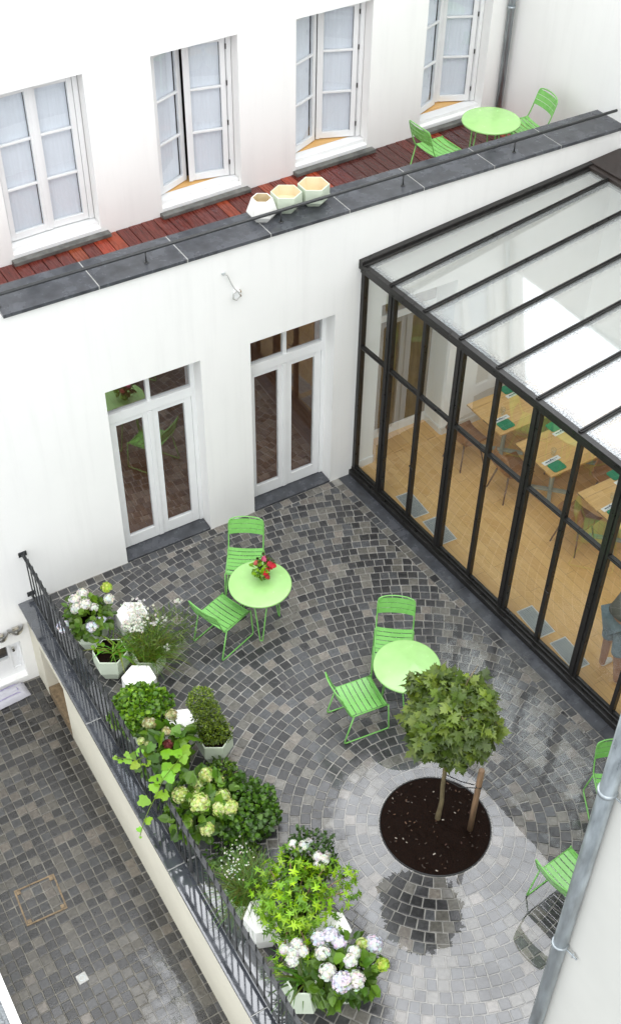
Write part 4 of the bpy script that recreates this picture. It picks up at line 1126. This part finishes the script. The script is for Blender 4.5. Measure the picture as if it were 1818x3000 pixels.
t = planter('potted_hydrangea', 'potted white and pale lilac hydrangea in the lower foreground beside the puddle', -3.98, -6.03, .20, .36)
mb = MB(); canopy(mb, (.02, 0, .46), (.32, .27, .20), 230, 'oval', .125, .09, [(.9, 1, .8), (.6, .8, .6), (1.2, 1.3, .8)], r, droop=.3, flo=-.6); mb.build('foliage', M['leaf'], t, attr=True)
for (dx, dy, z, rad, cols) in [(-.06, .28, .62, .075, LIL), (.04, .25, .64, .08, LIL), (-.10, .16, .60, .075, WHT), (.08, .16, .62, .07, LIL), (-.16, -.02, .62, .08, WHT), (-.10, -.17, .64, .10, LIL), (.02, -.20, .60, .09, WHT), (.06, -.05, .66, .07, WHT), (.14, .0, .64, .065, WHT), (.36, .02, .54, .09, LIL), (.26, .06, .58, .055, CRM), (.34, -.17, .50, .065, LIME)]:
    mb = MB(); mophead(mb, (dx, dy, z), rad, r, cols); mb.build('flower_head', M['petal'], t, attr=True)

# ------------------------------------------------------------------ tree, stake
t = thing('young_maple_tree', 'small round headed maple tree on a thin trunk in the circular soil bed', 'tree', (-2.149, -5.023, .03))
MB().tube([(0, 0, -.03), (.02, .012, .12), (.04, .02, .30), (.03, .03, .55), (.015, .02, .85), (-.005, .01, 1.2), (-.02, 0, 1.5), (-.03, 0, 1.8)], [.033, .027, .024, .023, .022, .021, .019, .010], 10).build('trunk', M['bark'], t)
mb = MB(); rt2 = random.Random(9)
for k in range(9):
    a = k * 2.4; e = Vector((math.cos(a) * .32, math.sin(a) * .32, 1.55 + .09 * k))
    mb.tube([(-.02, 0, 1.40 + .03 * k), (e.x * .5, e.y * .5, e.z - .08), e], [.009, .007, .003], 6)
mb.build('limbs', M['bark'], t)
mb = MB()
MP = [(1, 1, 1), (.8, .85, .8), (1.25, 1.2, 1.0), (.6, .65, .6), (1.5, 1.35, .9)]
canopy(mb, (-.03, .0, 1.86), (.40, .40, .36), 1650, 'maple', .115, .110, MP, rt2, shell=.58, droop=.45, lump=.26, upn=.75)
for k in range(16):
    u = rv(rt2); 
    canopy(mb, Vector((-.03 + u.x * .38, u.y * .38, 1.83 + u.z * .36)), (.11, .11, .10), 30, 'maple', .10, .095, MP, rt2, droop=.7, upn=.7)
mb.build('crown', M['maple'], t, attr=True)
t = thing('tree_stake', 'short round timber stake tied to the little tree', 'stake', (-1.911, -5.275, .02))
MB().tube([(0, 0, -.02), (0, .0, .5), (.0, .0, 1.07), (.0, 0, 1.082)], [.031, .031, .031, .024], 14).build('post', M['stake'], t)
MB().tube([(.034, 0, .80), (0, .036, .80), (-.034, 0, .80), (0, -.036, .80)], .010, 6, closed=True).tube([(-.03, .03, .80), (-.12, .14, .79), (-.205, .275, .80)], .006, 6).tube([(-.035, .0, .79), (-.15, .10, .76), (-.235, .235, .79)], .006, 6).build('tie', M['rubber'], t)

# bouquet on the table
t = thing('flower_vase', 'small bouquet of red and pink roses in a low vase on the green table', 'bouquet', (-2.33, -1.70, .743))
MB().lathe([(0, .0), (.04, .0), (.05, .03), (.045, .08), (.038, .10), (.034, .10), (.03, .02), (0, .02)], n=24).build('vase', M['vase'], t)
mb = MB(); rb = random.Random(4)
canopy(mb, (-.04, .0, .15), (.10, .10, .07), 90, 'oval', .06, .04, [(2.4, 2.4, .5), (1.8, 2.0, .5), (1.2, 1.4, .5)], rb)
canopy(mb, (.03, .05, .19), (.09, .08, .08), 70, 'oval', .06, .03, [(.5, .25, .3), (.35, .2, .25), (.5, .5, .3)], rb)
mb.build('foliage', M['leaf'], t, attr=True)
for (dx, dy, z, rad, c) in [(.05, .06, .23, .036, (.85, .18, .35)), (-.05, .08, .20, .028, (.80, .22, .18)), (.09, -.05, .19, .036, (.80, .04, .07)), (.07, -.02, .21, .03, (.85, .08, .12)), (-.03, -.08, .17, .034, (.85, .03, .06)), (.02, -.05, .17, .024, (.65, .03, .06)), (-.02, -.12, .13, .022, (.75, .1, .1))]:
    mb = MB(); mophead(mb, (dx, dy, z), rad, rb, [c], 46, ps=.018); mb.build('rose', M['petal'], t, attr=True)

# ------------------------------------------------------------------ conservatory
CA = math.atan2(-1, AC)
cons = thing('conservatory', 'black steel framed glass conservatory with a sloping roof right of the courtyard', 'conservatory', (0, 0, 0), CA)
Wm = .6209; NP = 10; ZE = 3.30; SL = .104; YR = 3.30
sk = lambda k: (Wm * k - .035) if k else .03
LEN = sk(NP) + .06
def post(c, w_, z0, z1, name, y0=0.0, y1=.065):
    mb = MB().box(c - w_ / 2, c + w_ / 2, y0, y1, z0, z1)
    return mb
MB().box(.0, LEN, -.055, .075, .004, .085).box(.0, LEN, -.012, .068, .085, .125).build('sill_beam', M['steel'], cons, bevel=.005)
MB().box(.0, LEN, -.02, .075, ZE - .09, ZE + .0).box(-.0, LEN, -.05, .02, ZE + .002, ZE + .045).box(.0, LEN, .022, .08, ZE + .002, ZE + .03).build('eaves_beam', M['steel'], cons, bevel=.004)
for k in range(NP + 1):
    c = sk(k)
    if k == 0:
        MB().box(0, .062, -.004, .07, .125, ZE - .09).build('post', M['steel'], cons, bevel=.004)
    elif k % 2:
        p = MB().box(c - .060, c - .006, 0, .062, .125, ZE - .09).box(c + .006, c + .060, 0, .062, .125, ZE - .09).box(c - .006, c + .006, .012, .05, .125, ZE - .09).box(c - .018, c + .018, -.012, -.001, .125, ZE - .09)
        p.build('post', M['steel'], cons, bevel=.003)
    else:
        p = MB().box(c - .026, c + .026, 0, .060, .125, ZE - .09)
        o = p.build('post', M['steel'], cons, bevel=.003)
        hn = MB().box(c + .006, c + .026, -.02, -.001, .98, 1.10).tube([(c + .016, -.045, 1.06), (c + .016, -.02, 1.06)], .008, 8).tube([(c + .016, -.045, 1.06), (c + .075, -.048, 1.055), (c + .09, -.046, 1.045)], .008, 8)
        if k in (2, 6): hn.build('handle', M['steel'], o)
for k in range(NP):
    l = .062 if k == 0 else sk(k) + (.060 if k % 2 else .026)
    q = sk(k + 1) - (.060 if (k + 1) % 2 else .026)
    MB().box(l, q, .006, .054, 2.115, 2.160).box(l, q, -.006, .005, 2.127, 2.148).build('transom', M['steel'], cons, bevel=.003)
    MB().box(l, q, .012, .048, .126, .16).build('door_rail', M['steel'], cons, bevel=.003)
    MB().add([(l, .03, .16), (q, .03, .16), (q, .03, 2.115), (l, .03, 2.115)], [(0, 1, 2, 3)]).build('pane', M['glass_cons'], cons)
    MB().add([(l, .03, 2.16), (q, .03, 2.16), (q, .03, ZE - .09), (l, .03, ZE - .09)], [(0, 1, 2, 3)]).build('pane', M['glass_cons'], cons)
def slope_box(mb, x0, x1, y0, y1, h0, h1, s0=0, s1=0):
    p = []
    for hh in (h0, h1):
        for y in (y0, y1):
            for x in (x0 + s0 * y, x1 + s1 * y): p.append((x, y, ZE + .03 + SL * y + hh))
    return mb.add(p, [(0, 2, 3, 1), (4, 5, 7, 6), (0, 1, 5, 4), (2, 6, 7, 3), (0, 4, 6, 2), (1, 3, 7, 5)])
for k in range(1, NP + 1):
    c = sk(k)
    m_ = slope_box(MB(), c - .021, c + .021, -.03, YR, -.055, .038); slope_box(m_, c - .008, c + .008, -.02, YR, .039, .052)
    m_.build('rafter', M['steel'], cons, bevel=.003)
slope_box(slope_box(MB(), .003, .075, -.05, YR + .55, -.05, .07, AC, AC), .075, .11, -.04, YR, -.05, .035, AC, AC).build('wall_flashing', M['steel'], cons, bevel=.004)
for k in range(NP):
    l = .112 if k == 0 else sk(k) + .022
    q = sk(k + 1) - .022
    MB().add([(l, 0, ZE + .036), (q, 0, ZE + .036), (q, YR - .001, ZE + .036 + SL * YR), (l + (AC * YR if k == 0 else 0), YR - .001, ZE + .036 + SL * YR)], [(0, 1, 2, 3)]).build('roof_pane', M['glass_roof'], cons)
slope_box(MB(), .012, LEN, YR + .001, 3.86, -.06, .05, AC).build('roof_edge', M['steelbrown'], cons, bevel=.006)
slope_box(MB(), .012, LEN, YR + .06, 3.85, .051, .075, AC).build('roof_cap', M['steelbrown'], cons, bevel=.006)
MB().box(LEN + .002, LEN + .14, -.05, 3.86, .0, 3.75).build('end_wall', M['plaster'], cons)

# inside
MB().add([(-.0, .0, .05), (3.9, .0, .05), (3.9, -6.35, .05), (.35, -6.35, .05)], [(0, 3, 2, 1)]).build('floor', M['oakfloor'], kind='structure')
MB().box(.08, .329, -.018, -.002, .051, .17).box(1.482, 3.86, -.018, -.002, .051, .17).box(.331, .345, -.0, .43, .051, .17).box(1.464, 1.478, .0, .43, .051, .17).build('skirting', M['wpaint'], house)
MB().box(3.845, 3.862, -6.2, -.03, .051, .17).build('skirting', M['wpaint'], rh)
MB().box(3.55, 3.86, -6.2, -.02, 1.02, 1.06).build('wall_shelf', M['wpaint'], rh)

def grille(x, y, lab):
    t = thing('floor_grille', lab, 'floor grille', (x, y, .051), R(3 if False else -3), 'floor heating grilles inside the conservatory')
    mb = MB()
    mb.box(-.115, .115, -.235, -.226, 0, .006).box(-.115, .115, .226, .235, 0, .006).box(-.115, -.106, -.226, .226, 0, .006).box(.106, .115, -.226, .226, 0, .006)
    mb.build('frame', M['paper'], t)
    mb = MB()
    for k in range(26): mb.box(-.106, .106, -.222 + k * .0174, -.214 + k * .0174, .0005, .0045)
    for k in range(12): mb.box(-.100 + k * .0175, -.094 + k * .0175, -.226, .226, .001, .004)
    mb.build('grid', M['gridsteel'], t)
    MB().box(-.106, .106, -.226, .226, .0001, .0003).build('duct', M['rubber'], t)
grille(.320, -.99, 'first floor grille inside the conservatory, nearest the facade')
grille(.352, -1.565, 'second floor grille inside the conservatory from the facade')
grille(.442, -3.42, 'third floor grille inside the conservatory, on the camera side')
grille(.472, -4.01, 'fourth floor grille inside the conservatory, beside the bending person')

def make_dining(lab):
    t = thing('dining_table', lab, 'table', (0, 0, .05), 0, 'oak tables inside the conservatory')
    MB().box(0, 1.75, -.375, .375, .705, .735).build('table_top', M['tabletop'], t, bevel=.006)
    for x in (.42, 1.4):
        m_ = MB().tube([(x, 0, .03), (x, 0, .70)], .030, 12).box(x - .10, x + .10, -.26, .26, .68, .704)
        for a in (45, 135): 
            m_.box(-.30, .30, -.028, .028, .0 if a == 45 else .001, .032 if a == 45 else .034, Matrix.Translation((x, 0, 0)) @ Matrix.Rotation(R(a), 4, 'Z'))
        m_.build('trestle', M['trestle'], t, bevel=.004)
    return t
dt = make_dining('oak dining table'); dt['used'] = 0
TY = [-.71, -1.69, -2.83, -3.80]; TX = [1.60, 1.66, 1.75, 1.82]
DL = ['oak table inside the conservatory nearest the facade wall', 'second oak table from the facade inside the conservatory', 'third oak table inside the conservatory, at the right edge of the view', 'fourth oak table inside the conservatory, mostly hidden by the roof']
for x, y, l in zip(TX, TY, DL): place(dt, l, x, y, 0, .05)
del dt['used']
def setting(x, y, s, who):
    z = .787
    t = thing('place_mat', 'green square napkin on the %s' % who, 'napkin', (x, y, z), R(2), 'green napkins on the oak tables')
    mb = MB(); n = 6; q = []
    for (cx, cy, a0) in ((.075, .055, 0), (-.075, .055, 90), (-.075, -.055, 180), (.075, -.055, 270)):
        for k in range(n): q.append((cx + .03 * math.cos(R(a0 + 90 * k / (n - 1))), cy + .03 * math.sin(R(a0 + 90 * k / (n - 1)))))
    m2 = len(q)
    mb.add([(a, b, 0) for a, b in q] + [(a * .97, b * .97, .009) for a, b in q], [tuple(range(m2, 2 * m2))] + [(i, (i + 1) % m2, m2 + (i + 1) % m2, m2 + i) for i in range(m2)])
    mb.build('napkin', M['plate'], t)
    u = thing('menu_card', 'white printed menu card on the %s' % who, 'menu', (x + .01, y + s * .125, z), R(4), 'menu cards on the oak tables')
    MB().box(-.14, .14, -.033, .033, 0, .003).build('card', M['paper'], u)
    mb = MB().box(-.10, .045, -.006, .009, .0032, .0036)
    for k in range(4): mb.box(.055 + k * .014, .063 + k * .014, -.004, .010, .0032, .0036)
    mb.box(-.01, .012, .013, .024, .0032, .0036).box(-.08, .06, -.021, -.017, .0032, .0036)
    mb.build('print', M['ink'], u)
    v = thing('tumbler', 'clear drinking glass on the %s' % who, 'glass', (x + .10, y + s * .20, z), 0, 'drinking glasses on the oak tables')
    MB().lathe([(0, .004), (.030, .004), (.036, .10), (.033, .10), (.028, .010), (0, .010)], n=20).build('glass', M['tumbler'], v)
W = [('far table, camera side near the end', 1.79, -.95, 1), ('far table, wall side', 2.29, -.36, -1), ('second table, camera side near the end', 1.843, -1.943, 1), ('second table, wall side', 2.332, -1.305, -1), ('third table, camera side at the right edge', 1.93, -2.98, 1), ('third table, wall side', 2.396, -2.342 - .10, -1), ('fourth table, camera side', 2.05, -4.06, 1)]
for w_, x, y, s in W: setting(x, y, s, w_)

def make_shell(lab):
    t = thing('shell_chair', lab, 'chair', (0, 0, .05), 0, 'tan shell chairs at the oak tables')
    vs = []; fs = []; nu, nv = 10, 14
    prof = [(.21, .415), (.20, .43), (.10, .425), (0, .42), (-.10, .425), (-.17, .44), (-.205, .48), (-.225, .55), (-.24, .64), (-.25, .72), (-.255, .78)]
    for (y, z) in prof:
        hw = .22 if z < .5 else .225 - .10 * ((z - .5) / .28) ** 2
        for k in range(nu + 1):
            u = k / nu * 2 - 1
            vs.append((u * hw, y + (.05 * u * u if z > .5 else 0), z + (.035 * u ** 4 if z < .5 else 0)))
    for i in range(len(prof) - 1):
        for k in range(nu): fs.append((i * (nu + 1) + k, i * (nu + 1) + k + 1, (i + 1) * (nu + 1) + k + 1, (i + 1) * (nu + 1) + k))
    o = MB().add(vs, fs, smooth=True).build('shell', M['shell'], t)
    sm = o.modifiers.new('thick', 'SOLIDIFY'); sm.thickness = .012
    for sx in (-1, 1):
        for sy in (-1, 1): MB().tube([(sx * .12, sy * .12, .41), (sx * .20, sy * .20, .0)], [.014, .010], 8).build('leg', M['stake'], t)
    return t
sc_ = make_shell('tan moulded chair'); sc_['used'] = 0
for x, y, rz, l in [(1.62, -.60 - .0, R(-90), 'tan shell chair at the end of the far oak table'), (1.75, -1.42, R(-95), 'tan shell chair at the end of the second oak table'), (1.88, -2.60, R(-80), 'tan shell chair at the end of the third oak table'), (2.6, -1.20, R(180), 'tan shell chair on the wall side of the second oak table'), (2.75, -2.28, R(180), 'tan shell chair on the wall side of the third oak table')]:
    place(sc_, l, x - .18, y, rz, .05)
del sc_['used']

# ------------------------------------------------------------------ person bending over a table (skin modifier body)
def skin(name, m, parent, verts, edges, radii, root=0, sub=2):
    me = bpy.data.meshes.new(name); me.from_pydata(verts, edges, []); me.materials.append(m)
    o = bpy.data.objects.new(name, me); COL.objects.link(o); o.parent = parent
    o.modifiers.new('skin', 'SKIN'); 
    sv = me.skin_vertices[0].data if me.skin_vertices else None
    for i, q in enumerate(radii):
        sv[i].radius = (q, q); sv[i].use_root = (i == root)
    s = o.modifiers.new('sub', 'SUBSURF'); s.levels = sub; s.render_levels = sub
    for p in me.polygons: p.use_smooth = True
    o.modifiers['skin'].use_smooth_shade = True
    return o
pz = .05
t = thing('person', 'person in grey top and pale blue shorts bending over inside the conservatory', 'person', (.70, -4.55, pz))
V = [(.0, .16, .90), (.16, .20, 1.02), (.36, .24, 1.12), (.48, .26, 1.16), (.58, .27, 1.20), (.70, .28, 1.23), (.76, .285, 1.20),
     (-.03, .05, .86), (-.08, .0, .47), (-.05, -.05, .10), (-.06, -.06, .045), (.08, -.07, .03),
     (.04, .27, .86), (.0, .25, .47), (-.02, .22, .10), (-.03, .22, .045), (.11, .21, .03),
     (.44, .08, 1.14), (.58, .02, .96), (.80, .06, .84), (.88, .07, .815),
     (.44, .43, 1.14), (.58, .47, .96), (.80, .42, .84), (.88, .41, .815)]
E_ = [(0, 1), (1, 2), (2, 3), (3, 4), (4, 5), (5, 6), (0, 7), (7, 8), (8, 9), (9, 10), (10, 11), (0, 12), (12, 13), (13, 14), (14, 15), (15, 16), (2, 17), (17, 18), (18, 19), (19, 20), (2, 21), (21, 22), (22, 23), (23, 24)]
RD = [.13, .125, .13, .06, .07, .105, .09, .095, .058, .042, .04, .032, .095, .058, .042, .04, .032, .055, .044, .034, .032, .055, .044, .034, .032]
for hx in (19, 23):
    for k in range(5):
        bx, by, bz = V[hx + 1]
        o5 = (k - 2) * .018
        i0 = len(V)
        ln = [.06, .085, .09, .085, .07][k]
        V += [(bx + .03 - (.03 if k == 0 else 0), by + o5 * (1.6 if k == 0 else 1), bz - .004), (bx + ln * .6, by + o5 * (2.2 if k == 0 else 1.2), bz - .008), (bx + ln, by + o5 * (2.4 if k == 0 else 1.25), bz - .016)]
        E_ += [(hx + 1, i0), (i0, i0 + 1), (i0 + 1, i0 + 2)]; RD += [.0095, .0085, .0075]
skin('body', M['skin'], t, V, E_, RD)
skin('top', M['greycloth'], t, [(-.06, .16, .90), (.0, .16, .99), (.16, .20, 1.05), (.36, .24, 1.13), (.44, .25, 1.15), (.44, .07, 1.14), (.54, .035, 1.01), (.44, .43, 1.14), (.54, .455, 1.01)], [(0, 1), (1, 2), (2, 3), (3, 4), (3, 5), (5, 6), (3, 7), (7, 8)], [.17, .165, .16, .155, .09, .075, .062, .075, .062])
skin('shorts', M['bluecloth'], t, [(0, .16, .87), (-.035, .05, .80), (-.085, .0, .50), (-.088, -.002, .47), (.03, .27, .80), (.0, .25, .50), (-.0, .25, .47)], [(0, 1), (1, 2), (2, 3), (0, 4), (4, 5), (5, 6)], [.15, .115, .085, .083, .115, .085, .083])
mb = MB()
vs = []; fs = []
for i in range(9):
    for k in range(14):
        ph = math.pi * i / 8; th = 2 * math.pi * k / 14
        vs.append((.685 + .122 * math.cos(ph), .28 + .112 * math.sin(ph) * math.cos(th), 1.265 + .105 * math.sin(ph) * math.sin(th)))
for i in range(8):
    for k in range(14): fs.append((i * 14 + k, i * 14 + (k + 1) % 14, (i + 1) * 14 + (k + 1) % 14, (i + 1) * 14 + k))
mb.add(vs, fs, smooth=True).build('hair', M['hair'], t)
for s, (fx, fy) in enumerate([(-.06, -.06), (-.03, .22)]):
    skin('shoe', M['paper'], t, [(fx - .02, fy, .045), (fx + .06, fy - .003, .042), (fx + .16, fy - .008, .032)], [(0, 1), (1, 2)], [.045, .042, .032])
